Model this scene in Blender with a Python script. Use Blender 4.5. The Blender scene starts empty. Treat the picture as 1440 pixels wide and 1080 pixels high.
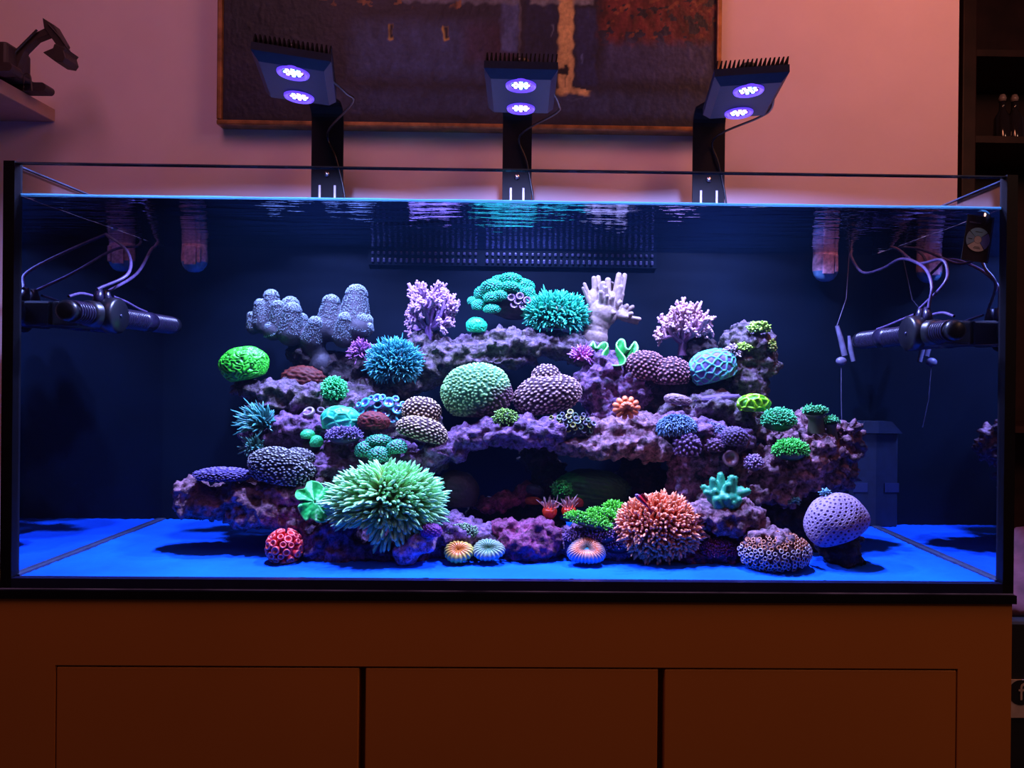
import bpy, bmesh, math, random
import numpy as np
from mathutils import Vector, Matrix, Euler
R = math.radians
rnd = random.Random(7)
rng = np.random.default_rng(11)
sc = bpy.context.scene
COL = sc.collection

# ------------------------------------------------------------------ camera
CX, CY, CZ = 0.7887, -1.1107, 0.3227
YAW, PIT, ROL, SX, SY, FPX = 0.0150, -0.0017, 0.0100, 45.2, -8.5, 1040.0
Fv = np.array([math.sin(YAW)*math.cos(PIT), math.cos(YAW)*math.cos(PIT), math.sin(PIT)])
Rv = np.array([math.cos(YAW), -math.sin(YAW), 0.0]); Uv = np.cross(Rv, Fv)
R2 = math.cos(ROL)*Rv + math.sin(ROL)*Uv; U2 = -math.sin(ROL)*Rv + math.cos(ROL)*Uv
cd = bpy.data.cameras.new('camera'); cam = bpy.data.objects.new('camera', cd); COL.objects.link(cam)
cd.sensor_width = 36.0; cd.lens = 36.0*FPX/1440.0
cd.shift_x = -SX/1440.0; cd.shift_y = SY/1440.0
cd.clip_start = 0.02; cd.clip_end = 50
M = Matrix(((R2[0], U2[0], -Fv[0], CX), (R2[1], U2[1], -Fv[1], CY), (R2[2], U2[2], -Fv[2], CZ), (0, 0, 0, 1)))
cam.matrix_world = M
sc.camera = cam

def P(px, py, y):
    """a measured point of the photograph, carried out to its real depth y in the room"""
    d = Fv + R2*((px-720-SX)/FPX) + U2*(-(py-540-SY)/FPX)
    t = (y-CY)/d[1]
    return np.array([CX+d[0]*t, y, CZ+d[2]*t])
def S(y): return (y-CY)/FPX           # metres per pixel at depth y

# ------------------------------------------------------------------ world, lights, exposure
sc.view_settings.view_transform = 'Standard'; sc.view_settings.look = 'None'
sc.view_settings.exposure = 0.0; sc.view_settings.gamma = 1.0
try: sc.view_settings.use_curve_mapping = False
except Exception: pass
cy = sc.cycles
cy.volume_bounces = 2; cy.volume_step_rate = 5.0
cy.max_bounces = 8; cy.diffuse_bounces = 3; cy.glossy_bounces = 4; cy.transmission_bounces = 4
cy.transparent_max_bounces = 24; cy.caustics_reflective = False; cy.caustics_refractive = False
cy.use_denoising = True; cy.sample_clamp_indirect = 3.0
w = bpy.data.worlds.new('room_dark'); sc.world = w; w.use_nodes = True
w.node_tree.nodes['Background'].inputs[0].default_value = (0.75, 0.42, 0.55, 1)
w.node_tree.nodes['Background'].inputs[1].default_value = 0.022

LREF = (0.90, 1.05, 2.75)               # how the reef lamps split over red, green, blue
LAMP_W = 4.9
VOLD = .014
def area(name, loc, aim, size, power, color, size_y=None, spread=None):
    l = bpy.data.lights.new(name, 'AREA'); o = bpy.data.objects.new(name, l); COL.objects.link(o)
    l.energy = power; l.color = color; l.size = size
    if size_y: l.shape = 'RECTANGLE'; l.size_y = size_y
    else: l.shape = 'DISK'
    if spread: l.spread = spread
    o.location = loc
    o.rotation_euler = (Vector(aim)-Vector(loc)).to_track_quat('-Z', 'Y').to_euler()
    return o
# the warm lamps of the living room: one over the wall's right half, a weak one in front to the right, plus an added wall fill
area('warm_ceiling_lamp', (1.75, -0.25, 1.75), (1.25, 0.56, 0.75), 0.5, 7.8, (1.0, 0.31, 0.17))
area('wall_spill_fill', (0.1, -0.9, 2.1), (0.5, 0.56, 0.7), 1.0, 8.4, (1.0, 0.36, 0.50))  # added unseen fill, stands in for the reef lamps' violet spill on the wall
area('low_room_lamp', (3.0, -1.4, 1.6), (1.3, 0.0, -0.2), 0.6, 8.6, (1.0, 0.50, 0.34))

# ------------------------------------------------------------------ materials
def lin(c): return tuple(((v/255.0)/12.92 if v/255.0 <= 0.04045 else ((v/255.0+0.055)/1.055)**2.4) for v in c)
def A(c, g=1.0):
    """pigment that reads as sRGB colour c under the reef lamps"""
    l = lin(c); return tuple(min(0.93, max(0.006, g*l[i]/LREF[i]*(1.0, 1.0, 1.45)[i])) for i in range(3))
def new_mat(name):
    m = bpy.data.materials.new(name); m.use_nodes = True
    nt = m.node_tree; b = nt.nodes['Principled BSDF']
    return m, nt, b
def node(nt, t, **k):
    n = nt.nodes.new(t)
    for a, v in k.items():
        if a.startswith('i_'):
            key = a[2:]
            n.inputs[int(key) if key.isdigit() else key].default_value = v
        else: setattr(n, a, v)
    return n
def plain(name, color, rough=0.5, metal=0.0, noise=0.12, scale=60, bump=0.0, emis=None, es=0, spec=0.5, coat=0.0):
    m, nt, b = new_mat(name)
    b.inputs['Roughness'].default_value = rough; b.inputs['Metallic'].default_value = metal
    b.inputs['Specular IOR Level'].default_value = spec; b.inputs['Coat Weight'].default_value = coat
    tc = node(nt, 'ShaderNodeTexCoord'); n = node(nt, 'ShaderNodeTexNoise'); n.inputs['Scale'].default_value = scale
    n.inputs['Detail'].default_value = 5
    nt.links.new(tc.outputs['Object'], n.inputs['Vector'])
    r = node(nt, 'ShaderNodeValToRGB')
    r.color_ramp.elements[0].position = 0.3; r.color_ramp.elements[1].position = 0.7
    r.color_ramp.elements[0].color = tuple(c*(1-noise) for c in color)+(1,)
    r.color_ramp.elements[1].color = tuple(min(1, c*(1+noise)) for c in color)+(1,)
    nt.links.new(n.outputs['Fac'], r.inputs['Fac']); nt.links.new(r.outputs['Color'], b.inputs['Base Color'])
    if bump:
        bp = node(nt, 'ShaderNodeBump'); bp.inputs['Strength'].default_value = bump; bp.inputs['Distance'].default_value = 0.004
        nt.links.new(n.outputs['Fac'], bp.inputs['Height']); nt.links.new(bp.outputs['Normal'], b.inputs['Normal'])
    if emis:
        b.inputs['Emission Color'].default_value = tuple(emis)+(1,); b.inputs['Emission Strength'].default_value = es
    return m
def tissue(name, rough=0.42, bump=0.25, scale=500, spec=0.4):
    """soft coral tissue: colour from the pigment attribute, broken by fine grain"""
    m, nt, b = new_mat(name)
    at = node(nt, 'ShaderNodeAttribute'); at.attribute_name = 'pigment'
    tc = node(nt, 'ShaderNodeTexCoord'); n = node(nt, 'ShaderNodeTexNoise')
    n.inputs['Scale'].default_value = scale; n.inputs['Detail'].default_value = 3
    nt.links.new(tc.outputs['Object'], n.inputs['Vector'])
    mr = node(nt, 'ShaderNodeMapRange'); mr.inputs['From Min'].default_value = .3; mr.inputs['From Max'].default_value = .7
    mr.inputs['To Min'].default_value = 0.8; mr.inputs['To Max'].default_value = 1.15
    nt.links.new(n.outputs['Fac'], mr.inputs['Value'])
    mx = node(nt, 'ShaderNodeVectorMath', operation='SCALE')
    nt.links.new(at.outputs['Color'], mx.inputs[0]); nt.links.new(mr.outputs['Result'], mx.inputs['Scale'])
    nt.links.new(mx.outputs['Vector'], b.inputs['Base Color'])
    b.inputs['Roughness'].default_value = rough; b.inputs['Specular IOR Level'].default_value = spec
    bp = node(nt, 'ShaderNodeBump'); bp.inputs['Strength'].default_value = bump; bp.inputs['Distance'].default_value = 0.0012
    nt.links.new(n.outputs['Fac'], bp.inputs['Height']); nt.links.new(bp.outputs['Normal'], b.inputs['Normal'])
    return m
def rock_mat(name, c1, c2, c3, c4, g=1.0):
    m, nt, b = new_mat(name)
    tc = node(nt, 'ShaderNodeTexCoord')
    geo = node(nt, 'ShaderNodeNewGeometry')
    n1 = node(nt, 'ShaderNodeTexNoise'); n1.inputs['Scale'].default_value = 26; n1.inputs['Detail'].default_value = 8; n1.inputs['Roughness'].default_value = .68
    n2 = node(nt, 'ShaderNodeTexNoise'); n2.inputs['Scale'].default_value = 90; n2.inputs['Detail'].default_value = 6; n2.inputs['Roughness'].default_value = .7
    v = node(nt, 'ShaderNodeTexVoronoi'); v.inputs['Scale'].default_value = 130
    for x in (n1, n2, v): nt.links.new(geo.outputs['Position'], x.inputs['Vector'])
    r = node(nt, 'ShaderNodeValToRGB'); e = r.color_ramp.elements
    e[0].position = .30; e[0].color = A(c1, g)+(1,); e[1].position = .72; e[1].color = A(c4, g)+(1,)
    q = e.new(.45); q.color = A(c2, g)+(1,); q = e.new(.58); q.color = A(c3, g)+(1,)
    nt.links.new(n1.outputs['Fac'], r.inputs['Fac'])
    # fine light crust specks and dark pores
    r2 = node(nt, 'ShaderNodeValToRGB'); e2 = r2.color_ramp.elements
    e2[0].position = .38; e2[0].color = (.10, .09, .14, 1); e2[1].position = .64; e2[1].color = (2.3, 2.1, 2.4, 1)
    nt.links.new(n2.outputs['Fac'], r2.inputs['Fac'])
    mx = node(nt, 'ShaderNodeMix', data_type='RGBA', blend_type='MULTIPLY'); mx.inputs[0].default_value = .9
    nt.links.new(r.outputs['Color'], mx.inputs[6]); nt.links.new(r2.outputs['Color'], mx.inputs[7])
    # coralline algae likes the upward facing faces: purple crust there
    sx = node(nt, 'ShaderNodeSeparateXYZ'); nt.links.new(geo.outputs['Normal'], sx.inputs[0])
    mr = node(nt, 'ShaderNodeMapRange'); mr.inputs['From Min'].default_value = -0.1; mr.inputs['From Max'].default_value = .8
    mr.inputs['To Max'].default_value = .6
    nt.links.new(sx.outputs['Z'], mr.inputs['Value'])
    mx2 = node(nt, 'ShaderNodeMix', data_type='RGBA', blend_type='MIX')
    nt.links.new(mr.outputs['Result'], mx2.inputs[0]); nt.links.new(mx.outputs[2], mx2.inputs[6])
    r3 = node(nt, 'ShaderNodeValToRGB'); e3 = r3.color_ramp.elements
    e3[0].position = .35; e3[0].color = A(tuple(v*.55 for v in c3), g)+(1,); e3[1].position = .65; e3[1].color = A(c4, g)+(1,)
    nt.links.new(n2.outputs['Fac'], r3.inputs['Fac']); nt.links.new(r3.outputs['Color'], mx2.inputs[7])
    nt.links.new(mx2.outputs[2], b.inputs['Base Color'])
    b.inputs['Roughness'].default_value = .75; b.inputs['Specular IOR Level'].default_value = .3
    ad = node(nt, 'ShaderNodeMath', operation='ADD'); nt.links.new(n2.outputs['Fac'], ad.inputs[0])
    ml = node(nt, 'ShaderNodeMath', operation='MULTIPLY'); ml.inputs[1].default_value = .5
    nt.links.new(v.outputs['Distance'], ml.inputs[0]); nt.links.new(ml.outputs[0], ad.inputs[1])
    bp = node(nt, 'ShaderNodeBump'); bp.inputs['Strength'].default_value = .9; bp.inputs['Distance'].default_value = .006
    nt.links.new(ad.outputs[0], bp.inputs['Height']); nt.links.new(bp.outputs['Normal'], b.inputs['Normal'])
    return m
def glass_mat(name, tint=(1, 1, 1), refl=1.0, ior=1.5):
    m = bpy.data.materials.new(name); m.use_nodes = True; nt = m.node_tree; nt.nodes.clear()
    o = node(nt, 'ShaderNodeOutputMaterial'); t = node(nt, 'ShaderNodeBsdfTransparent'); t.inputs[0].default_value = tint+(1,)
    g = node(nt, 'ShaderNodeBsdfGlossy'); g.inputs['Roughness'].default_value = 0.02
    f = node(nt, 'ShaderNodeFresnel'); f.inputs['IOR'].default_value = ior
    ml = node(nt, 'ShaderNodeMath', operation='MULTIPLY'); ml.inputs[1].default_value = refl
    mx = node(nt, 'ShaderNodeMixShader')
    nt.links.new(f.outputs[0], ml.inputs[0]); nt.links.new(ml.outputs[0], mx.inputs[0])
    nt.links.new(t.outputs[0], mx.inputs[1]); nt.links.new(g.outputs[0], mx.inputs[2]); nt.links.new(mx.outputs[0], o.inputs[0])
    return m
def interface_mat(name, water_side_back, water_z=None, ripple=False, mirror=(.5, .6, .8)):
    """boundary of water and air: beyond the critical angle it mirrors on the water side, else lets light through"""
    m = bpy.data.materials.new(name); m.use_nodes = True; nt = m.node_tree; nt.nodes.clear()
    L = nt.links.new
    o = node(nt, 'ShaderNodeOutputMaterial'); t = node(nt, 'ShaderNodeBsdfTransparent'); t.inputs[0].default_value = (.97, .985, 1, 1)
    g = node(nt, 'ShaderNodeBsdfGlossy'); g.inputs['Roughness'].default_value = 0.03; g.inputs['Color'].default_value = mirror+(1,)
    geo = node(nt, 'ShaderNodeNewGeometry')
    dt = node(nt, 'ShaderNodeVectorMath', operation='DOT_PRODUCT'); L(geo.outputs['Normal'], dt.inputs[0]); L(geo.outputs['Incoming'], dt.inputs[1])
    ab = node(nt, 'ShaderNodeMath', operation='ABSOLUTE'); L(dt.outputs['Value'], ab.inputs[0])
    tir = node(nt, 'ShaderNodeMapRange'); tir.inputs['From Min'].default_value = .60; tir.inputs['From Max'].default_value = .70
    tir.inputs['To Min'].default_value = 1.0; tir.inputs['To Max'].default_value = 0.04
    L(ab.outputs[0], tir.inputs['Value'])
    side = geo.outputs['Backfacing']
    if not water_side_back:
        iv = node(nt, 'ShaderNodeMath', operation='SUBTRACT'); iv.inputs[0].default_value = 1; L(side, iv.inputs[1]); side = iv.outputs[0]
    if water_z is not None:
        sp = node(nt, 'ShaderNodeSeparateXYZ'); L(geo.outputs['Position'], sp.inputs[0])
        lt = node(nt, 'ShaderNodeMath', operation='LESS_THAN'); lt.inputs[1].default_value = water_z; L(sp.outputs['Z'], lt.inputs[0])
        mm = node(nt, 'ShaderNodeMath', operation='MULTIPLY'); L(side, mm.inputs[0]); L(lt.outputs[0], mm.inputs[1]); side = mm.outputs[0]
    fr = node(nt, 'ShaderNodeFresnel'); fr.inputs['IOR'].default_value = 1.33
    mx0 = node(nt, 'ShaderNodeMix', data_type='FLOAT'); L(side, mx0.inputs[0]); mx0.inputs[2].default_value = .04; L(tir.outputs['Result'], mx0.inputs[3])
    mx = node(nt, 'ShaderNodeMixShader'); L(mx0.outputs[0], mx.inputs[0]); L(t.outputs[0], mx.inputs[1]); L(g.outputs[0], mx.inputs[2])
    L(mx.outputs[0], o.inputs[0])
    if ripple:
        mp = node(nt, 'ShaderNodeMapping'); mp.inputs['Scale'].default_value = (9, 46, 1); L(geo.outputs['Position'], mp.inputs['Vector'])
        n = node(nt, 'ShaderNodeTexNoise'); n.inputs['Scale'].default_value = 1.0; n.inputs['Detail'].default_value = 3; L(mp.outputs[0], n.inputs['Vector'])
        bp = node(nt, 'ShaderNodeBump'); bp.inputs['Strength'].default_value = 1.0; bp.inputs['Distance'].default_value = .0038
        L(n.outputs['Fac'], bp.inputs['Height']); L(bp.outputs[0], g.inputs['Normal'])
    return m

M_glass = glass_mat('clear_glass', (.98, .985, 1.0), .55)
M_side = interface_mat('side_glass_against_water', False, water_z=.588)
M_surface = interface_mat('water_surface', True, ripple=True)
M_black = plain('black_silicone', (.006, .006, .010), .5, spec=.12)
M_plastic = plain('black_plastic', (.005, .005, .009), .35, scale=200)
M_metal = plain('black_anodised_metal', (.0035, .0035, .006), .6, scale=150, spec=.15)
M_back = plain('dark_blue_backdrop', (.0012, .0040, .0100), .6, noise=.35, scale=5, spec=.06)
M_wall = plain('painted_plaster', (.80, .62, .68), .85, noise=.03, scale=9, bump=.12)
M_coral = tissue('coral_tissue')
M_skel = tissue('stony_coral', .6, .5, 700, .25)
M_gloss = tissue('wet_tissue', .28, .1, 300, .5)

# ------------------------------------------------------------------ mesh helpers
def tag(o, label=None, cat=None, group=None, kind=None):
    if label: o['label'] = label
    if cat: o['category'] = cat
    if group: o['group'] = group
    if kind: o['kind'] = kind
    return o
def mk(name, V, F, mat, parent=None, loc=(0, 0, 0), col=None, smooth=True, mod=None):
    V = np.asarray(V, float) - np.asarray(loc if parent is None else PL(parent), float)
    me = bpy.data.meshes.new(name)
    if isinstance(F, np.ndarray):
        n = len(F); k = F.shape[1]
        me.vertices.add(len(V)); me.vertices.foreach_set('co', V.ravel())
        me.loops.add(n*k); me.loops.foreach_set('vertex_index', F.astype(np.int32).ravel())
        me.polygons.add(n); me.polygons.foreach_set('loop_start', np.arange(0, n*k, k, dtype=np.int32))
        me.update(calc_edges=True); me.validate()
    else:
        me.from_pydata([tuple(v) for v in V], [], [tuple(f) for f in F]); me.update()
    if smooth: me.polygons.foreach_set('use_smooth', np.ones(len(me.polygons), bool))
    if col is not None:
        at = me.color_attributes.new('pigment', 'FLOAT_COLOR', 'POINT')
        c = np.ones((len(V), 4)); c[:, :3] = col; at.data.foreach_set('color', c.ravel())
    me.materials.append(mat)
    o = bpy.data.objects.new(name, me); COL.objects.link(o)
    if parent is None: o.location = loc
    else: o.parent = parent
    return o
_pl = {}
def PL(o): return _pl.get(o.name, (0, 0, 0))
def thing(name, label, cat, loc, group=None):
    o = bpy.data.objects.new(name, None); COL.objects.link(o); o.location = tuple(loc); o.empty_display_size = .02
    _pl[o.name] = tuple(loc); return tag(o, label, cat, group)
def part_under(part, loc): _pl[part.name] = loc
def box_vf(x0, x1, y0, y1, z0, z1):
    V = [(x, y, z) for x in (x0, x1) for y in (y0, y1) for z in (z0, z1)]
    F = [(0, 1, 3, 2), (4, 6, 7, 5), (0, 4, 5, 1), (2, 3, 7, 6), (0, 2, 6, 4), (1, 5, 7, 3)]
    return np.array(V), F
def merge(parts):
    V, F, n = [], [], 0
    for v, f in parts:
        V += [tuple(p) for p in v]; F += [tuple(i+n for i in q) for q in f]; n += len(v)
    return np.array(V), F
def box(name, x0, x1, y0, y1, z0, z1, mat, parent=None, bevel=0.0, M4=None):
    v, f = box_vf(x0, x1, y0, y1, z0, z1)
    if M4 is not None: v = np.array([tuple(M4 @ Vector(p)) for p in v])
    loc = tuple(v.mean(0)) if parent is None else (0, 0, 0)
    o = mk(name, v, f, mat, parent, loc, smooth=False)
    if bevel:
        b = o.modifiers.new('bevel', 'BEVEL'); b.width = bevel; b.segments = 2; b.limit_method = 'ANGLE'
    return o
_ic = {}
def ico(sub):
    if sub not in _ic:
        bm = bmesh.new(); bmesh.ops.create_icosphere(bm, subdivisions=sub, radius=1)
        _ic[sub] = (np.array([v.co[:] for v in bm.verts]), np.array([[v.index for v in f.verts] for f in bm.faces])); bm.free()
    return _ic[sub]
def fib(n, jit=0.0, seed=0):
    i = np.arange(n)+.5; ph = np.arccos(1-2*i/n); th = math.pi*(1+5**.5)*i
    d = np.stack([np.cos(th)*np.sin(ph), np.sin(th)*np.sin(ph), np.cos(ph)], 1)
    if jit:
        r = np.random.default_rng(seed+5); d += r.normal(size=d.shape)*jit/math.sqrt(n); d /= np.linalg.norm(d, axis=1)[:, None]
    return d
def sn(p, f, seed, octv=3):
    """cheap vectorised noise in -1..1"""
    r = np.random.default_rng(seed); out = np.zeros(len(p)); a = 1.0; s = 0
    for o in range(octv):
        for k in range(5):
            d = r.normal(size=3); d /= np.linalg.norm(d)
            out += a*np.sin(p @ d*f*(1+.3*r.random())*2 + r.random()*6.28)/3.0
        s += a; a *= .5; f *= 2.1
    return np.clip(out/s, -1.5, 1.5)
def mixc(c1, c2, t):
    t = np.clip(t, 0, 1)[:, None]; return np.array(c1)[None, :]*(1-t)+np.array(c2)[None, :]*t
def tubes(paths, radii, cols, sides=6):
    """paths N,K,3 ; radii N,K ; cols N,K,3"""
    N, K, _ = paths.shape
    t = paths[:, -1]-paths[:, 0]; t /= np.linalg.norm(t, axis=1)[:, None]+1e-9
    ref = np.where(np.abs(t[:, 2:3]) < .9, np.array([[0, 0, 1.]]), np.array([[1., 0, 0]]))
    tang = np.gradient(paths, axis=1); tang /= np.linalg.norm(tang, axis=2)[:, :, None]+1e-9
    u = np.cross(tang, ref[:, None, :]); u /= np.linalg.norm(u, axis=2)[:, :, None]+1e-9
    v = np.cross(tang, u)
    a = np.arange(sides)*2*math.pi/sides
    V = paths[:, :, None, :] + radii[:, :, None, None]*(np.cos(a)[None, None, :, None]*u[:, :, None, :]+np.sin(a)[None, None, :, None]*v[:, :, None, :])
    V = V.reshape(-1, 3); C = np.repeat(cols.reshape(-1, 3), sides, 0)
    n = np.arange(N)[:, None, None]*K*sides; k = np.arange(K-1)[None, :, None]*sides; s = np.arange(sides)[None, None, :]; s2 = (s+1) % sides
    F = np.stack([n+k+s, n+k+s2, n+k+sides+s2, n+k+sides+s], -1).reshape(-1, 4)
    return V, F, C
def tube1(pts, r, sides=10, col=(1, 1, 1)):
    p = np.array(pts, float)[None]; K = p.shape[1]
    rr = np.full((1, K), r) if np.isscalar(r) else np.array(r, float)[None]
    V, F, C = tubes(p, rr, np.tile(np.array(col, float), (1, K, 1)), sides)
    return V, F
def smooth_path(pts, n=24):
    pts = [np.array(p, float) for p in pts]; q = [pts[0]*2-pts[1]]+pts+[pts[-1]*2-pts[-2]]; out = []
    m = len(pts)-1
    for i in range(m):
        a, b, c, d = q[i:i+4]
        for t in np.linspace(0, 1, max(2, n//m), endpoint=False):
            out.append(.5*((2*b)+(c-a)*t+(2*a-5*b+4*c-d)*t*t+(3*b-a-3*c+d)*t**3))
    out.append(pts[-1]); return np.array(out)
def lathe(profile, seg=24):
    """profile (r,z) list -> verts around z axis at origin, faces"""
    V, F = [], []; n = len(profile)
    for i in range(seg):
        a = 2*math.pi*i/seg
        for r, z in profile: V.append((r*math.cos(a), r*math.sin(a), z))
    for i in range(seg):
        j = (i+1) % seg
        for k in range(n-1): F.append((i*n+k, j*n+k, j*n+k+1, i*n+k+1))
    return np.array(V), F
def xf(V, M4): return np.array([tuple(M4 @ Vector(p)) for p in V])
def remesh(o, vox, smooth=0):
    m = o.modifiers.new('fuse', 'REMESH'); m.mode = 'VOXEL'; m.voxel_size = vox; m.use_smooth_shade = True
    if smooth:
        s = o.modifiers.new('soften', 'SMOOTH'); s.factor = .6; s.iterations = smooth

# ------------------------------------------------------------------ the room
WY = 0.56
XR = P(1348, 100, WY)[0]
o = box('wall_back', -1.2, XR, WY, WY+.10, -.9, 2.2, M_wall); tag(o, kind='structure')
M_floor = plain('dark_wood_floor', (.06, .03, .02), .5, scale=8)
o = box('floor', -1.2, 3.6, -2.4, 2.6, -.95, -.9, M_floor); tag(o, kind='structure')
M_dark = plain('dark_far_wall', (.05, .02, .018), .9, scale=4)
o = box('wall_far', -1.2, 3.6, 2.5, 2.6, -.9, 2.2, M_dark); tag(o, kind='structure')

# ------------------------------------------------------------------ cabinet
M_cab = plain('satin_brown_lacquer', (.46, .165, .025), .45, noise=.05, scale=2.5, spec=.3)
W_, H_, T_, D_ = 1.52, .6355, .012, .456
ZS, ZW = .0150, .588
cab = thing('aquarium_cabinet', 'wide brown lacquered cabinet with flush doors under the fish tank', 'cabinet', (.76, .22, -.9))
zt = -.0145; dz = P(720, 938, 0)[2]
xs = [(P(77, 1000, 0)[0], P(504, 1000, 0)[0]), (P(512, 1000, 0)[0], P(925, 1000, 0)[0]), (P(933, 1000, 0)[0], P(1345, 1000, 0)[0])]
CW = 1.519
v = merge([box_vf(-.12, CW, 0, .47, dz, zt), box_vf(-.12, xs[0][0], 0, .47, -.9, dz), box_vf(xs[2][1]+.0015, CW, 0, .47, -.9, dz),
           box_vf(xs[0][0], xs[2][1]+.0015, .03, .47, -.9, dz)])
mk('carcass', v[0], v[1], M_cab, cab, smooth=False)
for x0, x1 in xs:
    box('door', x0+.0015, x1, .001, .021, -.84, dz-.003, M_cab, cab, bevel=.0015)
box('worktop_mat', -.03, 1.5235, -.004, .475, zt+.0002, -.0018, M_black, cab)

# ------------------------------------------------------------------ aquarium
M_edge = plain('polished_glass_edge', (.06, .10, .17), .12, noise=.6, scale=14, spec=.9)
tank = thing('aquarium', 'long rimless glass aquarium with black silicone corners on a brown cabinet', 'aquarium', (.76, .22, 0))
box('front_pane', T_, W_-T_, 0, T_, 0, H_-.003, M_glass, tank)
box('pane_edge', T_, W_-T_, 0.001, T_-.001, H_-.003, H_-.001, M_edge, tank)
for s in (0, 1):
    x0, x1 = (0, T_) if s == 0 else (W_-T_, W_)
    o = box('side_pane', x0, x1, 0.0, D_+T_, 0, H_-.003, M_glass, tank)
    o.data.materials.append(M_side)
    for p in o.data.polygons:
        if (p.normal.x > .5 and s == 0) or (p.normal.x < -.5 and s == 1): p.material_index = 1
    box('pane_edge', x0+.003, x1-.003, T_, D_, H_-.003, H_-.001, M_edge, tank)
box('back_pane', T_, W_-T_, D_, D_+T_, 0, H_, M_glass, tank)
box('backdrop', 0, W_, D_-.0015, D_-.0002, 0.0, .5995, M_back, tank)
box('bottom_pane', T_, W_-T_, T_, D_, 0, .006, M_glass, tank)
box('corner_seam', 0.0, .0165, -.0012, T_+.004, 0, H_, M_black, tank)
box('corner_seam', W_-.0165, W_, -.0012, T_+.004, 0, H_, M_black, tank)
M_navy = plain('dark_base_band', (.01, .010, .05), .3)
box('base_band', .0166, W_-.0166, -.0012, T_+.001, .0012, ZS+.0005, M_navy, tank)
M_lit = plain('lit_glass_edge', (.25, .28, .6), .2, noise=.8, scale=10)
box('lower_glass_edge', .0, W_, -.0016, .0, -.0008, .0010, M_lit, tank)
for x in (T_+.0001, W_-T_-.0081):
    box('base_seam', x, x+.008, T_, D_-.002, .006, ZS+.003, plain('seam_grey', (.02, .03, .07), .6, noise=.4, scale=80), tank)
# overflow comb on the back wall at the waterline: one weir, many slots
M_weir = plain('black_weir', (.005, .006, .012), .4); M_tooth = plain('pale_tooth', (.035, .035, .09), .35, noise=.6, scale=50)
x0 = P(520, 364, D_-.012)[0]; x1 = P(921, 364, D_-.012)[0]
comb = thing('overflow_comb', 'long dark overflow comb with pale teeth on the back wall at the waterline', 'overflow', ((x0+x1)/2, D_-.01, ZW-.03))
box('weir_lip', x0-.004, x1+.004, D_-.010, D_-.002, ZW-.034, ZW-.001, M_back, comb)
nt_ = 50
for i in range(nt_):
    if i == 19: continue
    x = x0+(x1-x0)*(i+.5)/nt_
    for za, zb in ((-.0125, -.006), (-.029, -.020)):
        box('tooth', x-.0028, x+.0028, D_-.0145, D_-.0102, ZW+za, ZW+zb, M_tooth, comb, bevel=.0014)

# sand and water
nx, ny = 240, 76
X, Y = np.meshgrid(np.linspace(T_, W_-T_, nx), np.linspace(T_+.0005, D_-.002, ny), indexing='ij')
p = np.stack([X.ravel(), Y.ravel(), np.zeros(nx*ny)], 1)
z = ZS + .0012*sn(p, 9, 3, 3)*np.clip((p[:, 1]-.012)*20, 0, 1) + .0005*rng.normal(size=len(p))
p[:, 2] = z
g = np.arange(nx*ny).reshape(nx, ny)
F = np.stack([g[:-1, :-1], g[1:, :-1], g[1:, 1:], g[:-1, 1:]], -1).reshape(-1, 4)
m, nt, b = new_mat('fine_sand')
geo = node(nt, 'ShaderNodeNewGeometry'); n1 = node(nt, 'ShaderNodeTexNoise'); n1.inputs['Scale'].default_value = 6; n1.inputs['Detail'].default_value = 6
n2 = node(nt, 'ShaderNodeTexNoise'); n2.inputs['Scale'].default_value = 900
nt.links.new(geo.outputs['Position'], n1.inputs['Vector']); nt.links.new(geo.outputs['Position'], n2.inputs['Vector'])
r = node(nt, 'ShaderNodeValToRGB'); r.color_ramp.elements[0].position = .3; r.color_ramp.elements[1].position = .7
r.color_ramp.elements[0].color = (.002, .080, .66, 1); r.color_ramp.elements[1].color = (.003, .145, .92, 1)  # blue of the reef lamps is put into the white sand's colour
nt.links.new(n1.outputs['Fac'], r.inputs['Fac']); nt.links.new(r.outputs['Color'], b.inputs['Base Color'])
b.inputs['Roughness'].default_value = .9; b.inputs['Specular IOR Level'].default_value = .1
bp = node(nt, 'ShaderNodeBump'); bp.inputs['Distance'].default_value = .001; bp.inputs['Strength'].default_value = .3
nt.links.new(n2.outputs['Fac'], bp.inputs['Height']); nt.links.new(bp.outputs[0], b.inputs['Normal'])
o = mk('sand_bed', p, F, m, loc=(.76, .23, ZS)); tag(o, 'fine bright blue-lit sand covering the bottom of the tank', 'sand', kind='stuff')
nx, ny = 140, 46
X, Y = np.meshgrid(np.linspace(T_+.0002, W_-T_-.0002, nx), np.linspace(T_+.0002, D_-.0002, ny), indexing='ij')
p = np.stack([X.ravel(), Y.ravel(), np.full(nx*ny, ZW)], 1)
p[:, 2] += .0010*sn(p*np.array([1, 2.2, 1]), 14, 21, 3)
g = np.arange(nx*ny).reshape(nx, ny)
F = np.stack([g[:-1, :-1], g[1:, :-1], g[1:, 1:], g[:-1, 1:]], -1).reshape(-1, 4)
wat = mk('water', p, F, M_surface, loc=(.76, .23, ZW)); tag(wat, 'still water surface of the tank, mirroring the reef from below', 'water', kind='stuff')
_pl[wat.name] = (.76, .23, ZW)
M_men = plain('bright_meniscus', (.25, .62, .95), .15, noise=.5, scale=12, spec=.8)
_nt = M_men.node_tree; _tr = node(_nt, 'ShaderNodeBsdfTranslucent'); _tr.inputs[0].default_value = (.45, .85, 1, 1); _mx = node(_nt, 'ShaderNodeMixShader'); _mx.inputs[0].default_value = .7
_nt.links.new(_nt.nodes['Principled BSDF'].outputs[0], _mx.inputs[1]); _nt.links.new(_tr.outputs[0], _mx.inputs[2]); _nt.links.new(_mx.outputs[0], _nt.nodes['Material Output'].inputs[0])
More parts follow.
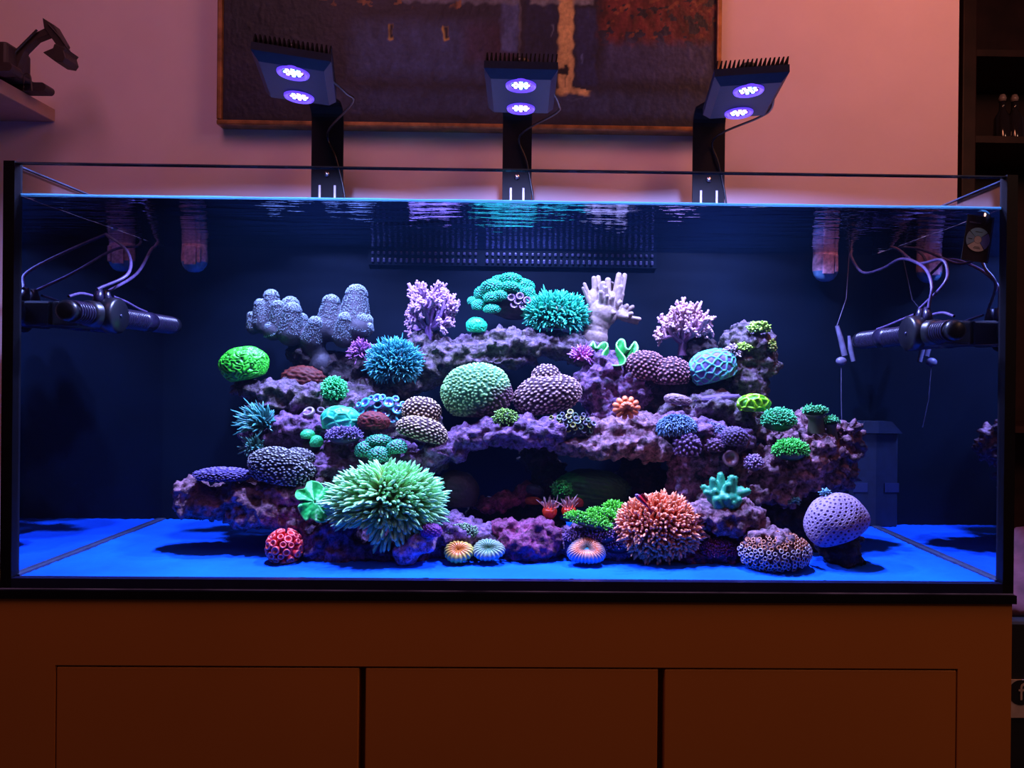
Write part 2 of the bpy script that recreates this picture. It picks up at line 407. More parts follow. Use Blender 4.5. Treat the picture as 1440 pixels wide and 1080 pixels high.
# the slightly milky sea water itself: it scatters the lamp light softly around the reef
M_vol = bpy.data.materials.new('sea_water_body'); M_vol.use_nodes = True; _nt = M_vol.node_tree; _nt.nodes.clear()
_o = node(_nt, 'ShaderNodeOutputMaterial'); _v = node(_nt, 'ShaderNodeVolumeScatter'); _v.inputs['Color'].default_value = (.12, .45, 1, 1); _v.inputs['Density'].default_value = VOLD; _v.inputs['Anisotropy'].default_value = .2
_nt.links.new(_v.outputs[0], _o.inputs['Volume'])
box('water_body', T_+.001, W_-T_-.001, T_+.001, D_-.003, .004, ZW-.004, M_vol, wat)
for (xa, xb, ya, yb) in ((T_, W_-T_, T_+.0002, T_+.0035),):
    n = 160; xx = np.linspace(xa, xb, n); V = []
    for i, x in enumerate(xx):
        h = .0016+.0009*math.sin(i*.37)*math.sin(i*.11+1)
        V += [(x, ya, ZW-.0018-h*.3), (x, ya, ZW+.0012+h*.5), (x, yb, ZW-.0002), (x, yb, ZW-.0014)]
    F = []
    for i in range(n-1):
        for k in range(4): F.append((i*4+k, (i+1)*4+k, (i+1)*4+(k+1) % 4, i*4+(k+1) % 4))
    mk('meniscus', V, F, M_men, wat, smooth=False)

# ------------------------------------------------------------------ reef lamps
M_lampface = plain('blue_black_aluminium', (.010, .018, .05), .5, metal=.0, scale=120, spec=.2)
M_lens = plain('lens_ring', (.25, .12, .6), .15, emis=(.12, .05, 1.0), es=1.3)
M_led = plain('led_glow', (.3, .4, 1), .2, emis=(.30, .70, 1.0), es=9)
M_led2 = plain('led_violet', (.6, .2, 1), .2, emis=(.80, .35, 1.0), es=7)
M_steel = plain('steel_screw', (.5, .5, .55), .25, metal=1)
lamps = [((0.3894, 0.1283, 0.8045), R(12.5), (.313, .380), 'left', R(3)), ((0.7629, 0.1661, 0.8045), R(1), (.719, .781), 'centre', 0), ((1.1499, 0.1715, 0.8045), R(-7), (1.126, 1.195), 'right', R(-2))]
labs = ['black reef lamp with two lit lenses above the lumpy grey leather coral',
        'black reef lamp with two lit lenses in front of the middle of the painting',
        'black reef lamp over the painting\'s right edge, its fins against bare wall']
for (c, yaw, bx, nm, tilt), lab in zip(lamps, labs):
    t = thing('reef_lamp', lab, 'aquarium lamp', (c[0], .48, .5), 'clip-on lamps above the tank')
    MM = Matrix.Translation(c) @ Matrix.Rotation(yaw, 4, 'Z') @ Matrix.Rotation(tilt, 4, 'Y')
    hw, hl = .0595, .0885
    # housing: bevelled tray, chamfered underside
    V = []
    for (z, a, b2) in ((0, .82, .86), (.012, 1, 1), (.024, 1, 1)):
        V += [(-hw*a, -hl*b2, z), (hw*a, -hl*b2, z), (hw*a, hl*b2, z), (-hw*a, hl*b2, z)]
    F = [(3, 2, 1, 0), (8, 9, 10, 11)]
    for k in range(2):
        for i in range(4): F.append((k*4+i, k*4+(i+1) % 4, k*4+4+(i+1) % 4, k*4+4+i))
    mk('housing', xf(V, MM), F, M_lampface, t, smooth=False)
    for i in range(17):
        x = -hw+.0035+i*(2*hw-.007)/16
        v, f = box_vf(x-.0011, x+.0011, -hl, hl, .024, .037)
        v = np.array(v); v[v[:, 2] > .03, 0] += .0018
        mk('cooling_fin', xf(v, MM), f, M_metal, t, smooth=False)
    v, f = lathe([(0, .043), (.012, .043), (.014, .040), (.014, .026), (0, .026)], 20)
    mk('top_knob', xf(v, MM @ Matrix.Translation((0, -.05, 0))), f, M_plastic, t)
    for k, dy in enumerate((-.0522, .0522)):
        ML = MM @ Matrix.Translation((.0, dy, 0))
        v, f = lathe([(.017, -.0005), (.024, -.004), (.0253, -.002), (.0253, .002), (.017, .002)], 32)
        rg = mk('lens', xf(v, ML), f, M_lens, t)
        part_under(rg, PL(t))
        v, f = lathe([(0, .0005), (.0176, .0005)], 24)
        mk('lens_glass', xf(v, ML), f, plain('lens_glow', (.1, .1, .5), .1, emis=(.09, .10, 1.0), es=3), rg)
        for q in range(12):
            rr = (.005 if q < 4 else .0122); aa = q*math.pi/2+.4 if q < 4 else q*math.pi/4
            v, f = lathe([(0, -.0022), (.0026, -.0016), (.0032, 0), (.0032, .0006)], 8)
            mk('diode', xf(v, ML @ Matrix.Translation((rr*math.cos(aa), rr*math.sin(aa), 0))), f, (M_led, M_led, M_led2)[q % 3 if k == 0 else (q+1) % 3 if q % 2 else 2], rg)
        l = bpy.data.lights.new('reef_light', 'AREA'); l.shape = 'DISK'; l.size = .036; l.energy = LAMP_W; l.color = (LREF[0]*.8, LREF[1]*.8, LREF[2]*.8)
        l.spread = R(166)
        lo = bpy.data.objects.new('reef_light', l); COL.objects.link(lo); lo.matrix_world = ML @ Matrix.Translation((0, 0, -.0065))
    # bracket: plate up the back glass, bends forward to the housing
    bx0, bx1 = bx; yb = D_+T_+.001; th = .004
    pr = [(yb, .42), (yb, .862)] + [(yb-.028+.028*math.cos(a), .862+.028*math.sin(a)) for a in np.linspace(0, math.pi/2, 7)] + [(c[1]+.05, .830+.006)]
    inner = [(yb+th, .42), (yb+th, .862)] + [(yb-.028+(.028+th)*math.cos(a), .862+(.028+th)*math.sin(a)) for a in np.linspace(0, math.pi/2, 7)] + [(c[1]+.05, .830+.006+th)]
    V = []; n = len(pr)
    for (a, b2) in zip(pr, inner):
        V += [(bx0, a[0], a[1]), (bx1, a[0], a[1]), (bx1, b2[0], b2[1]), (bx0, b2[0], b2[1])]
    F = [(0, 3, 2, 1), ((n-1)*4, (n-1)*4+1, (n-1)*4+2, (n-1)*4+3)]
    for i in range(n-1):
        for k in range(4): F.append((i*4+k, i*4+(k+1) % 4, (i+1)*4+(k+1) % 4, (i+1)*4+k))
    br = mk('bracket', V, F, M_metal, t, smooth=False); part_under(br, PL(t))
    M_slot = plain('pale_slot', (.55, .5, .6), .5)
    for xx in (bx0+.016, bx1-.019):
        box('slot', xx, xx+.0045, yb-.001, yb-.0001, .66, .725, M_slot, br, bevel=.001)
    v, f = lathe([(0, 0), (.005, 0), (.006, .002), (.006, .006)], 14)
    mk('screw', xf(v, Matrix.Translation(((bx0+bx1)/2, yb-.006, .748)) @ Matrix.Rotation(-math.pi/2, 4, 'X')), f, M_steel, br)
    pth = smooth_path([(c[0]+hw*.9, c[1]-.0, .818), (c[0]+hw+.008, c[1]+.06, .815), (c[0]+hw+.004, c[1]+.12, .82), ((bx0+bx1)/2+.006, yb-.02, .83), ((bx0+bx1)/2+.02, yb-.005, .78), (bx1+.004, yb+.002, .70), (bx1+.006, yb+.004, .60)], 40)
    v, f = tube1(pth, .0022); mk('cable', v, f, M_plastic, t)

# ------------------------------------------------------------------ painting on the wall
yp = WY-.03
ax0 = P(306, 100, yp)[0]; ax1 = P(1014, 100, yp)[0]; az0 = P(650, 181, yp)[2]; az1 = az0+.78
pt = thing('painting', 'large dark oil painting in a thin gilt frame behind the reef lamps', 'painting', ((ax0+ax1)/2, WY, az0))
M_gilt = plain('aged_gilt_wood', (.30, .13, .045), .35, metal=.35, noise=.5, scale=40)
fw = .011
def frame_bar(a, b, c, d): return box('frame_side', a, b, yp-.006, WY, c, d, M_gilt, pt, bevel=.003)
frame_bar(ax0, ax1, az0, az0+fw); frame_bar(ax0, ax1, az1-fw, az1); frame_bar(ax0, ax0+fw, az0+fw, az1-fw); frame_bar(ax1-fw, ax1, az0+fw, az1-fw)
nx, nz = 440, 300
U, Vv = np.meshgrid(np.linspace(0, 1, nx), np.linspace(0, 1, nz), indexing='ij')
U = U.ravel(); Vv = Vv.ravel(); wx = ax1-ax0-2*fw; wz = az1-az0-2*fw
p = np.stack([ax0+fw+U*wx, np.full(len(U), yp+.004), az0+fw+Vv*wz], 1)
px = 306+7+U*(1014-306-14); sc_ = wz/ (S(yp)); py = 181-7-Vv*sc_          # print coordinates on the canvas
q = np.stack([px/60, np.zeros(len(px)), py/60], 1)
from mathutils import noise as mn
st = np.array([mn.fractal((a*1.3, b*2.0, 1.7), 1, 2.2, 5) for a, b in zip(q[:, 0], q[:, 2])])*.9
st2 = np.array([mn.fractal((a*5.5, b*3.0, 7.7), .8, 2.2, 4) for a, b in zip(q[:, 0], q[:, 2])])*.9
pxw = px+3*sn(q, 9, 31, 2); pyw = py+3*sn(q, 9, 32, 2)
C = mixc((.020, .012, .016), (.055, .035, .05), .5+.6*st)
def paint(mask, c, k=1.0, var=.5):
    global C
    a = np.clip(mask*k, 0, 1)[:, None]; cc = np.array(c)[None, :]*(1+var*st2)[:, None]
    C = C*(1-a)+np.clip(cc, 0, 3)*a
def rect(x0, x1, y0, y1, soft=4): 
    return np.clip((pxw-x0)/soft, 0, 1)*np.clip((x1-pxw)/soft, 0, 1)*np.clip((pyw-y0)/soft, 0, 1)*np.clip((y1-pyw)/soft, 0, 1)
paint(rect(480, 700, 20, 120, 25), (.09, .09, .15)); paint(rect(300, 470, -400, 80, 30), (.018, .018, .022))
paint(rect(640, 735, 20, 100, 20), (.10, .022, .035), .7); paint(rect(455, 1010, 120, 165, 14), (.075, .07, .11), .8)
paint(rect(700, 730, -300, 75, 6), (.17, .15, .24)); paint(rect(726, 731, -300, 80, 2), (.20, .13, .10))
paint(rect(733, 782, -10, 130, 5), (.03, .025, .05)); paint(rect(560, 730, -40, 6, 4), (.35, .24, .20), .8); paint(rect(740, 835, -30, 5, 4), (.50, .34, .24), .8)
paint(rect(782, 806, -30, 128, 3), (1.5, .62, .15), 1, .35); paint(rect(779+np.clip(0, 1, 0), 832, 118, 132, 5)*(pyw > 118+.2*np.abs(pxw-800)), (1.4, .58, .14))
paint(rect(806, 840, 5, 120, 6), (.045, .04, .085)); paint(rect(840, 1010, 40, 115, 18), (.11, .08, .13), .8)
paint((sn(q, 5, 77, 3) > -.1)*rect(835, 1012, -60, 62, 14), (.34, .035, .02), .8, .9)
paint((sn(q, 7, 78, 3) > .45)*rect(440, 660, -60, 14, 5), (.50, .14, .03), .9, .8)
paint((sn(q, 9, 79, 2) > .55)*rect(850, 1010, -80, 50, 5), (.55, .10, .03), .8, .6)
for (x, y) in ((547, 46), (625, 46)):
    paint(rect(x-6, x+5, y-12, y+11, 2), (1.0, .42, .06)); paint(rect(x-3, x+5, y-12, y+7, 2), (.02, .012, .015))
# small dark animal beside the pale trunk
for (x0, x1, y0, y1) in ((779, 797, 92, 103), (780, 783, 100, 118), (792, 795, 100, 120), (793, 799, 88, 97), (776, 780, 90, 97)):
    paint(rect(x0, x1, y0, y1, 2), (.018, .01, .014))
paint(rect(795, 826, 136, 138, 2), (.28, .24, .26)); paint(rect(774, 777, 30, 46, 2), (.5, .4, .3), .8); paint(rect(817, 820, 70, 88, 2), (.4, .38, .5), .8)
p[:, 1] -= .0008*np.clip(np.abs(st2), 0, 1)
g = np.arange(nx*nz).reshape(nx, nz)
F = np.stack([g[:-1, :-1], g[1:, :-1], g[1:, 1:], g[:-1, 1:]], -1).reshape(-1, 4)
C = np.clip(C*np.array([.40, .62, 1.1]), 0, .95)
M_paint = tissue('oil_paint', .5, .5, 120, .35)
mk('canvas', p, F, M_paint, pt, col=C)

# ------------------------------------------------------------------ shelf with toy excavator, left
M_shelf = plain('pale_wood_shelf', (.42, .25, .20), .6, noise=.12, scale=14)
a = P(78, 154, WY); b_ = P(78, 172, WY)
o = box('wall_shelf', a[0]-.5, a[0], .26, WY-.0005, b_[2], a[2], M_shelf, bevel=.002)
tag(o, 'thick pale wall shelf in the upper left corner carrying a toy excavator', 'shelf')
M_toy = plain('dark_toy_plastic', (.035, .02, .022), .5, scale=90)
ye = .42; zs_ = a[2]
ex = thing('toy_excavator', 'dark toy excavator with raised arm and bucket on the wall shelf', 'toy', (P(5, 120, ye)[0], ye, zs_))
def flat_poly(name, pts, y0, y1, mat, parent):
    q = [P(x, y, (y0+y1)/2) for x, y in pts]; n = len(q)
    V = [(v[0], y0, v[2]) for v in q]+[(v[0], y1, v[2]) for v in q]
    F = [tuple(range(n))[::-1], tuple(range(n, 2*n))]+[(i, (i+1) % n, n+(i+1) % n, n+i) for i in range(n)]
    o = mk(name, V, F, mat, parent, smooth=False)
    bm = bmesh.new(); bm.from_mesh(o.data); bmesh.ops.recalc_face_normals(bm, faces=bm.faces); bm.to_mesh(o.data); bm.free()
    bv = o.modifiers.new('bevel', 'BEVEL'); bv.width = .0012; bv.segments = 2
    return o
flat_poly('boom', [(22, 92), (28, 72), (50, 50), (66, 42), (72, 44), (74, 50), (54, 58), (38, 74), (30, 94), (26, 112), (19, 112)], .414, .430, M_toy, ex)
flat_poly('stick', [(64, 28), (80, 38), (95, 64), (92, 71), (86, 70), (72, 50), (66, 42)], .412, .432, M_toy, ex)
flat_poly('bucket', [(86, 68), (102, 74), (99, 78), (102, 88), (98, 94), (86, 92), (70, 80), (84, 74)], .400, .444, M_toy, ex)
v, f = tube1([P(10, 95, .41), P(22, 72, .41), P(52, 42, .41)], .0022); mk('hydraulic_ram', v, f, M_toy, ex)
v, f = tube1([P(68, 34, .41), P(84, 52, .41), P(98, 72, .41)], .0016); mk('hydraulic_ram', v, f, M_toy, ex)
cabx = P(26, 100, ye)[0]
box('cab', cabx-.085, cabx-.0, .385, .46, zs_+.022, zs_+.075, M_toy, ex, bevel=.006)
box('turntable', cabx-.07, cabx+.005, .38, .465, zs_+.014, zs_+.022, M_toy, ex, bevel=.002)
for yy in (.352, .452):
    n = 20; pts = []
    for i in range(n):
        t_ = 2*math.pi*i/n; cx_ = (.06 if math.cos(t_) > 0 else -.06); pts.append((cabx-.035+cx_+.009*math.cos(t_), zs_+.0095+.009*math.sin(t_)))
    V = [(x, yy, z) for x, z in pts]+[(x, yy+.03, z) for x, z in pts]
    mk('track', V, [tuple(range(n))[::-1], tuple(range(n, 2*n))]+[(i, (i+1) % n, n+(i+1) % n, n+i) for i in range(n)], M_toy, ex, smooth=False)
v, f = tube1(smooth_path([P(33, 128, .40), P(34, 106, .40), P(42, 106, .40), P(45, 128, .40)], 12), .0016); mk('hand_rail', v, f, M_toy, ex)

# ------------------------------------------------------------------ pumps
def gyre(side):
    """round bar pump lying along the side pane; side=+1 right"""
    X0 = .072 if side < 0 else W_-.072
    zc = .417 if side < 0 else .402
    lab = 'dark bar shaped wave pump along the left pane, slatted grille ends' if side < 0 else 'black bar shaped wave pump along the right pane near the probe clip'
    t = thing('wave_pump', lab, 'pump', (X0, .2, zc), 'bar pumps on the side panes')
    sg = -side
    def cyl(name, y0, y1, r, mat, seg=24, cap=.7):
        v, f = lathe([(0, y0), (r*cap, y0), (r, y0+.004), (r, y1-.004), (r*cap, y1), (0, y1)], seg)
        return mk(name, xf(v, Matrix.Translation((X0, 0, zc)) @ Matrix.Rotation(-math.pi/2, 4, 'X')), f, mat, t)
    cyl('drive_body', .085, .175, .0215, M_plastic); cyl('end_cap', .36, .378, .0165, M_plastic); cyl('end_cap', .03, .044, .0165, M_plastic); cyl('coupling', .25, .285, .0185, M_pump)
    for (a, b2) in ((.045, .085), (.175, .25), (.286, .36)):
        n = int((b2-a)/.006)
        for i in range(n):
            y = a+(b2-a)*(i+.5)/n
            v, f = lathe([(.0145, -.0013), (.0178, -.0013), (.0178, .0013), (.0145, .0013)], 20)
            mk('grille_ring', xf(v, Matrix.Translation((X0, y, zc)) @ Matrix.Rotation(-math.pi/2, 4, 'X')), f, M_pump, t)
        cyl('rotor', a, b2, .009, M_black, 12)
    v, f = lathe([(0, 0), (.026, 0), (.030, .004), (.030, .020), (.026, .024), (0, .024)], 32)
    mk('motor_disc', xf(v, Matrix.Translation((X0+sg*.006, .13, zc)) @ Matrix.Rotation(sg*math.pi/2, 4, 'Y')), f, M_plastic, t)
    v, f = lathe([(0, 0), (.0025, 0), (.0025, .002), (0, .002)], 10)
    mk('status_light', xf(v, Matrix.Translation((X0+sg*.0295, .13, zc)) @ Matrix.Rotation(sg*math.pi/2, 4, 'Y')), f, M_tooth, t)
    xm0, xm1 = (T_+.0005, X0-.016) if side < 0 else (X0+.016, W_-T_-.0005)
    box('magnet_mount', xm0, xm1, .09, .17, zc-.02, zc+.02, M_plastic, t, bevel=.004)
    # cable boss on top
    for dy in (-.014, .014):
        v, f = lathe([(0, 0), (.0075, 0), (.0075, .012), (.0045, .026), (0, .026)], 14)
        mk('cable_boss', xf(v, Matrix.Translation((X0, .13+dy, zc+.018)) @ Matrix.Rotation(dy*12, 4, 'X')), f, M_pump, t)
    if side < 0:
        c1 = [(X0, .115, zc+.042), P(180, 385, .16), P(178, 352, .22), P(140, 322, .25), (T_+.006, .27, ZW+.003), (T_+.003, .28, H_+.004), (-.004, .28, H_+.006), (-.01, .28, H_-.05)]
        c2 = [(X0, .146, zc+.042), P(192, 385, .24), P(212, 352, .33), P(219, 345, .385), (P(222, 345, .385)[0], .41, ZW+.02), (P(222, 345, .385)[0], D_+.006, H_+.006), (P(222, 345, .385)[0], D_+.02, H_-.02)]
        c3 = [(X0, .10, zc+.03), (X0, .07, zc+.03), (X0, .04, zc+.022)]; c4 = [(X0, .16, zc+.035), (X0, .2, zc+.03), (X0, .24, zc+.022), (X0, .27, zc+.018)]
    else:
        c1 = [(X0, .115, zc+.042), P(1310, 400, .115), P(1298, 375, .16), P(1268, 364, .24), P(1240, 378, .30), P(1213, 383, .35), P(1197, 360, .385), (P(1203, 345, .4)[0], .41, ZW+.015), (P(1203, 345, .4)[0], D_+.006, H_+.006), (P(1203, 345, .4)[0], D_+.02, H_-.02)]
        c2 = [(X0, .146, zc+.042), P(1327, 400, .10), P(1332, 378, .11), P(1322, 365, .13), P(1290, 370, .20), P(1262, 350, .30), (P(1255, 346, .36)[0], .39, ZW+.01), (P(1255, 346, .36)[0], D_+.006, H_+.006), (P(1255, 346, .36)[0], D_+.02, H_-.02)]
        c3 = [(X0, .10, zc+.03), (X0, .07, zc+.03), (X0, .04, zc+.022)]; c4 = [(X0, .16, zc+.035), (X0, .2, zc+.03), (X0, .26, zc+.022), (X0, .30, zc+.018)]
    for c, r in ((c1, .0026), (c2, .0026), (c3, .0022), (c4, .0022)):
        v, f = tube1(smooth_path(c, 60), r); mk('cable', v, f, M_cable, t)
M_pump = plain('worn_pump_plastic', (.012, .009, .028), .3, scale=120, noise=.4)
M_cable = plain('violet_cable', (.09, .06, .16), .4, scale=150, noise=.35)  # violet cable colour, mottled at random
gyre(-1); gyre(1)
# return nozzles at the back waterline
M_noz = plain('crusty_pale_nozzle', (.62, .34, .48), .4, scale=120, noise=.5)
M_nozb = plain('blue_grey_nozzle', (.14, .34, .60), .3, scale=80, noise=.3)
for (px_, bot, lab) in ((272, 383, 'pale rounded return nozzle at the waterline left of the comb'), (1162, 396, 'pinkish rounded return nozzle at the waterline near the right pump')):
    c = P(px_, 360, .425); zb = P(px_, bot, .425)[2]; r_ = .0265
    t = thing('return_nozzle', lab, 'nozzle', (c[0], .425, zb), 'return nozzles on the back wall')
    V, F = lathe([(0, 0), (.010, .0015), (.018, .006), (.024, .014), (.0262, .022)], 24); V = V*np.array([1, .6, 1])
    mk('cup', V+np.array([c[0], .43, zb]), F, M_nozb, t)
    V, F = lathe([(.0262, .022), (.0268, .03), (.0255, ZW-zb-.004), (.0255, ZW-zb+.012), (.022, ZW-zb+.013)], 24); V = V*np.array([1, .6, 1])
    mk('collar', V+np.array([c[0], .43, zb]), F, M_noz, t)
    box('outlet_plate', c[0]-.013, c[0]+.011, .410, .4135, zb+.014, ZW-.004, M_noz, t, bevel=.002)
    box('outlet_rib', c[0]+.013, c[0]+.020, .4105, .4165, zb+.018, ZW-.006, M_noz, t, bevel=.002)
    box('elbow', c[0]-.012, c[0]+.012, .425, .475, ZW+.005, ZW+.012, M_nozb, t, bevel=.003)
# probe clip at the far end of the right pump
c = P(1186, 485, .39)
t = thing('probe_clip', 'small pale probe clip with rounded tip at the right pump\'s far end', 'probe', tuple(c))
M_probe = plain('pale_probe', (.14, .13, .22), .4, noise=.35)
v, f = tube1([P(1177, 458, .39), P(1182, 475, .39), P(1188, 500, .39)], [.004, .0055, .006], 10); mk('clip_arm', v, f, M_probe, t)
v, f = tube1([P(1194, 472, .385), P(1196, 490, .385), P(1200, 508, .385)], [.003, .005, .0045], 10); mk('probe_tube', v, f, M_probe, t)
V, Fi = ico(3); mk('suction_tip', V*np.array([.011, .008, .009])+P(1183, 508, .385), Fi, M_probe, t)
v, f = tube1([P(1183, 508, .385), P(1183, 560, .39), P(1184, 600, .40)], .0008, 6); mk('lead_wire', v, f, M_probe, t)
v, f = tube1([P(1177, 458, .39), P(1190, 420, .42), P(1195, 345, .44)], .0008, 6); mk('lead_wire', v, f, M_probe, t)
# dark box with two paler panels at the back right
M_fbox = plain('blue_black_box', (.006, .012, .034), .5, noise=.3)
M_fpan = plain('blue_panel', (.014, .022, .08), .5)
c0 = P(1199, 600, .435); c1 = P(1252, 735, .435)
t = thing('panel_box', 'dim dark box with paler panels low on the back wall behind the right rocks', 'filter', (c0[0], .44, ZS))
box('box_body', c0[0], c1[0]-.004, .425, D_-.002, ZS, c0[2]-.012, M_fbox, t, bevel=.003)
v, f = box_vf(c0[0]-.004, c1[0]+.002, .415, D_-.002, c0[2]-.012, c0[2]+.012); v[(v[:, 2] > c0[2]) & (v[:, 0] < c0[0]), 0] += .022
mk('sloped_lid', v, f, M_fbox, t, smooth=False)
q0 = P(1200, 679, .424); q1 = P(1220, 692, .424); box('panel', q0[0], q1[0], .4235, .425, q1[2], q0[2], M_fpan, t)
q0 = P(1235, 677, .424); q1 = P(1251, 691, .424); box('panel', q0[0], q1[0], .4235, .425, q1[2], q0[2], M_fpan, t)
# info card on the front pane
yc = .020
c = P(1375, 337, yc); sp = S(yc)
t = thing('thermometer_card', 'dark card with a pale four part disc hanging inside the right front corner', 'card', tuple(c))
MC = Matrix.Translation(c) @ Matrix.Rotation(R(8), 4, 'Y')
M_card = plain('smoky_card', (.04, .035, .06), .6, spec=.1); M_line = plain('card_outline', (.004, .004, .006), .5)
def cbox(name, x0, x1, z0, z1, yo, mat, par): return box(name, x0*sp, x1*sp, yo, yo+.0006, z0*sp, z1*sp, mat, par, M4=MC)
cbox('card', -18, 18, -30, 33, .001, M_card, t)
for (a1, b1, c1_, d1) in ((-19.5, 19.5, 33, 34.2), (-19.5, 19.5, -31.2, -30), (-19.5, -18.2, -31, 34), (18.2, 19.5, -31, 34)): cbox('card_edge', a1, b1, c1_, d1, .0, M_line, t)
secs = [(40, 140, (.30, .65, .95)), (140, 215, (.30, .55, .85)), (215, 310, (.9, .85, .9)), (310, 400, (.15, .22, .9))]
for (a0, a1, colr) in secs:
    V = []; aa = np.radians(np.linspace(a0+2, a1-2, 14))
    for k in aa: V += [(5.6*sp*math.cos(k), 0, 5.6*sp*math.sin(k)), (17*sp*math.cos(k), 0, 17*sp*math.sin(k))]
    F = [(2*i, 2*i+1, 2*i+3, 2*i+2) for i in range(13)]
    mk('disc_sector', xf(V, MC @ Matrix.Translation((0, -.0002, 0))), F, plain('sector_print', colr, .6), t, smooth=False)
V = [(0, 0, 0)]+[(5.2*sp*math.cos(k), 0, 5.2*sp*math.sin(k)) for k in np.linspace(0, 2*math.pi, 20, endpoint=False)]
mk('disc_hub', xf(V, MC @ Matrix.Translation((0, -.0002, 0))), [(0, i+1, (i+1) % 20+1) for i in range(20)], plain('hub_print', (.8, .75, .8), .6), t, smooth=False)
cbox('print_line', -5, 5, 10.5, 11.3, -.0004, M_line, t); cbox('print_line', -4, 4, -11, -10.2, -.0004, M_line, t); cbox('print_line', -5, 5, -13, -12.2, -.0004, M_line, t)
cbox('print_line', -14, -8, -.5, .4, -.0004, M_line, t); cbox('print_line', -15, 1, 22.4, 24.2, -.0002, M_probe, t)
V, F = lathe([(0, .003), (.008, .002), (.0125, 0)], 20); mk('suction_cup', xf(V, Matrix.Translation(P(1382, 306, .0165)) @ Matrix.Rotation(math.pi/2, 4, 'X')), F, glass_mat('cup_rubber', (.55, .5, .65), 1.2), t)

# ------------------------------------------------------------------ reef rocks
R_purple = rock_mat('coralline_rock', (40, 34, 62), (82, 64, 112), (112, 86, 150), (112, 92, 186), 1.1)
R_tan = rock_mat('mauve_tan_rock', (46, 40, 58), (96, 76, 104), (128, 100, 130), (130, 108, 172), 1.1)
R_olive = rock_mat('olive_lilac_rock', (36, 42, 50), (72, 78, 78), (92, 88, 118), (108, 90, 170), 1.1)
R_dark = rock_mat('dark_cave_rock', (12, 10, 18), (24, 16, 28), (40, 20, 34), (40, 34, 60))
R_mag = rock_mat('magenta_crust_rock', (45, 20, 50), (95, 35, 90), (130, 55, 115), (120, 80, 160))
R_blue = rock_mat('violet_smooth_rock', (90, 76, 130), (120, 104, 170), (136, 120, 186), (150, 134, 200), 1.3)
tx1 = bpy.data.textures.new('rock_lumps', 'CLOUDS'); tx1.noise_scale = .038; tx1.noise_depth = 4
tx2 = bpy.data.textures.new('rock_pits', 'VORONOI'); tx2.noise_scale = .019; tx2.distance_metric = 'DISTANCE'
tx3 = bpy.data.textures.new('rock_grain', 'CLOUDS'); tx3.noise_scale = .011; tx3.noise_depth = 3
def rock(label, mat, blobs, depth, ry=.045, name='live_rock', vox=.0036, rough=1.0):
    parts = []; Vi, Fi_ = ico(3)
    for bl in blobs:
        x, y, rx, rz = bl[:4]; dd = depth+(bl[4] if len(bl) > 4 else 0); s = S(dd); c = P(x, y, dd)
        ryy = bl[5] if len(bl) > 5 else min(ry, max(rx, rz)*s*1.1)
        parts.append((Vi*np.array([rx*s, ryy, rz*s])*1.07+c, Fi_))
    V = np.concatenate([p[0] for p in parts]); n = 0; Fs = []
    for p_ in parts: Fs.append(p_[1]+n); n += len(p_[0])
    loc = V.mean(0)
    o = mk(name, V, np.concatenate(Fs), mat, loc=tuple(loc)); tag(o, label, 'rock')
    remesh(o, vox)
    for tx, s_, mid in ((tx1, .026*rough, .5), (tx2, -.015*rough, .35), (tx3, .012*rough, .5)):
        d = o.modifiers.new('relief', 'DISPLACE'); d.texture = tx; d.strength = s_; d.mid_level = mid; d.texture_coords = 'GLOBAL'
    return o
# x, y, rx, rz in photo pixels (size), [extra depth, [half thickness]]
rock('flat mauve ledge rock jutting out at the far left of the reef', R_tan, [(268, 692, 24, 19), (300, 706, 40, 20), (345, 700, 46, 22), (400, 698, 50, 26), (285, 708, 32, 17), (440, 700, 40, 32), (400, 690, 60, 22, .06)], .19)
rock('knobbly purple grey rock under the left ledge, shadowing the sand', R_tan, [(355, 722, 34, 22), (395, 722, 36, 24), (430, 725, 34, 24), (378, 712, 40, 20), (470, 720, 40, 36, .06), (440, 745, 45, 38, .10)], .18)
rock('lumpy purple foundation rock below the large mint anemone', R_purple, [(450, 768, 28, 26), (490, 775, 36, 24), (535, 778, 38, 22), (475, 745, 26, 20), (590, 776, 30, 20), (610, 750, 20, 24), (560, 745, 60, 32, .06), (500, 740, 50, 30, .06), (620, 775, 14, 16)], .150)
rock('smooth violet stone leaning before the mint anemone', R_blue, [(572, 778, 21, 18), (590, 764, 22, 17), (602, 750, 14, 12)], .098, .028, vox=.004, rough=.45)
rock('small lilac and green rock left of centre on the sand', R_purple, [(650, 752, 36, 26), (680, 760, 30, 22), (640, 740, 26, 20), (650, 765, 40, 20, .03)], .158)
rock('rounded pink purple rock at the front centre of the sand', R_mag, [(735, 762, 36, 26), (765, 760, 28, 24), (712, 748, 22, 18), (755, 745, 26, 16), (745, 775, 35, 16)], .150)
rock('purple rock beneath the bright green polyp mat', R_purple, [(840, 758, 44, 30), (870, 765, 34, 28), (810, 762, 26, 22), (880, 745, 36, 24, .03), (900, 770, 26, 20)], .165)
rock('low magenta crusted rock right of the salmon anemone', R_mag, [(1005, 775, 38, 22), (965, 778, 34, 18), (1030, 765, 22, 20), (950, 760, 40, 28, .03)], .150)
rock('round dark boulder carrying ring shaped polyps, front right', R_tan, [(1070, 774, 28, 22), (1102, 776, 34, 22), (1088, 764, 36, 20)], .09, .04)
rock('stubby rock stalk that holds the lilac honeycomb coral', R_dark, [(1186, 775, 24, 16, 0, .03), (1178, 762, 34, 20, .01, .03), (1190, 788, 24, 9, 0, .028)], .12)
rock('dark shadowed rock behind the lilac honeycomb coral', R_dark, [(1120, 730, 42, 44), (1080, 735, 36, 40), (1140, 760, 30, 30)], .24)
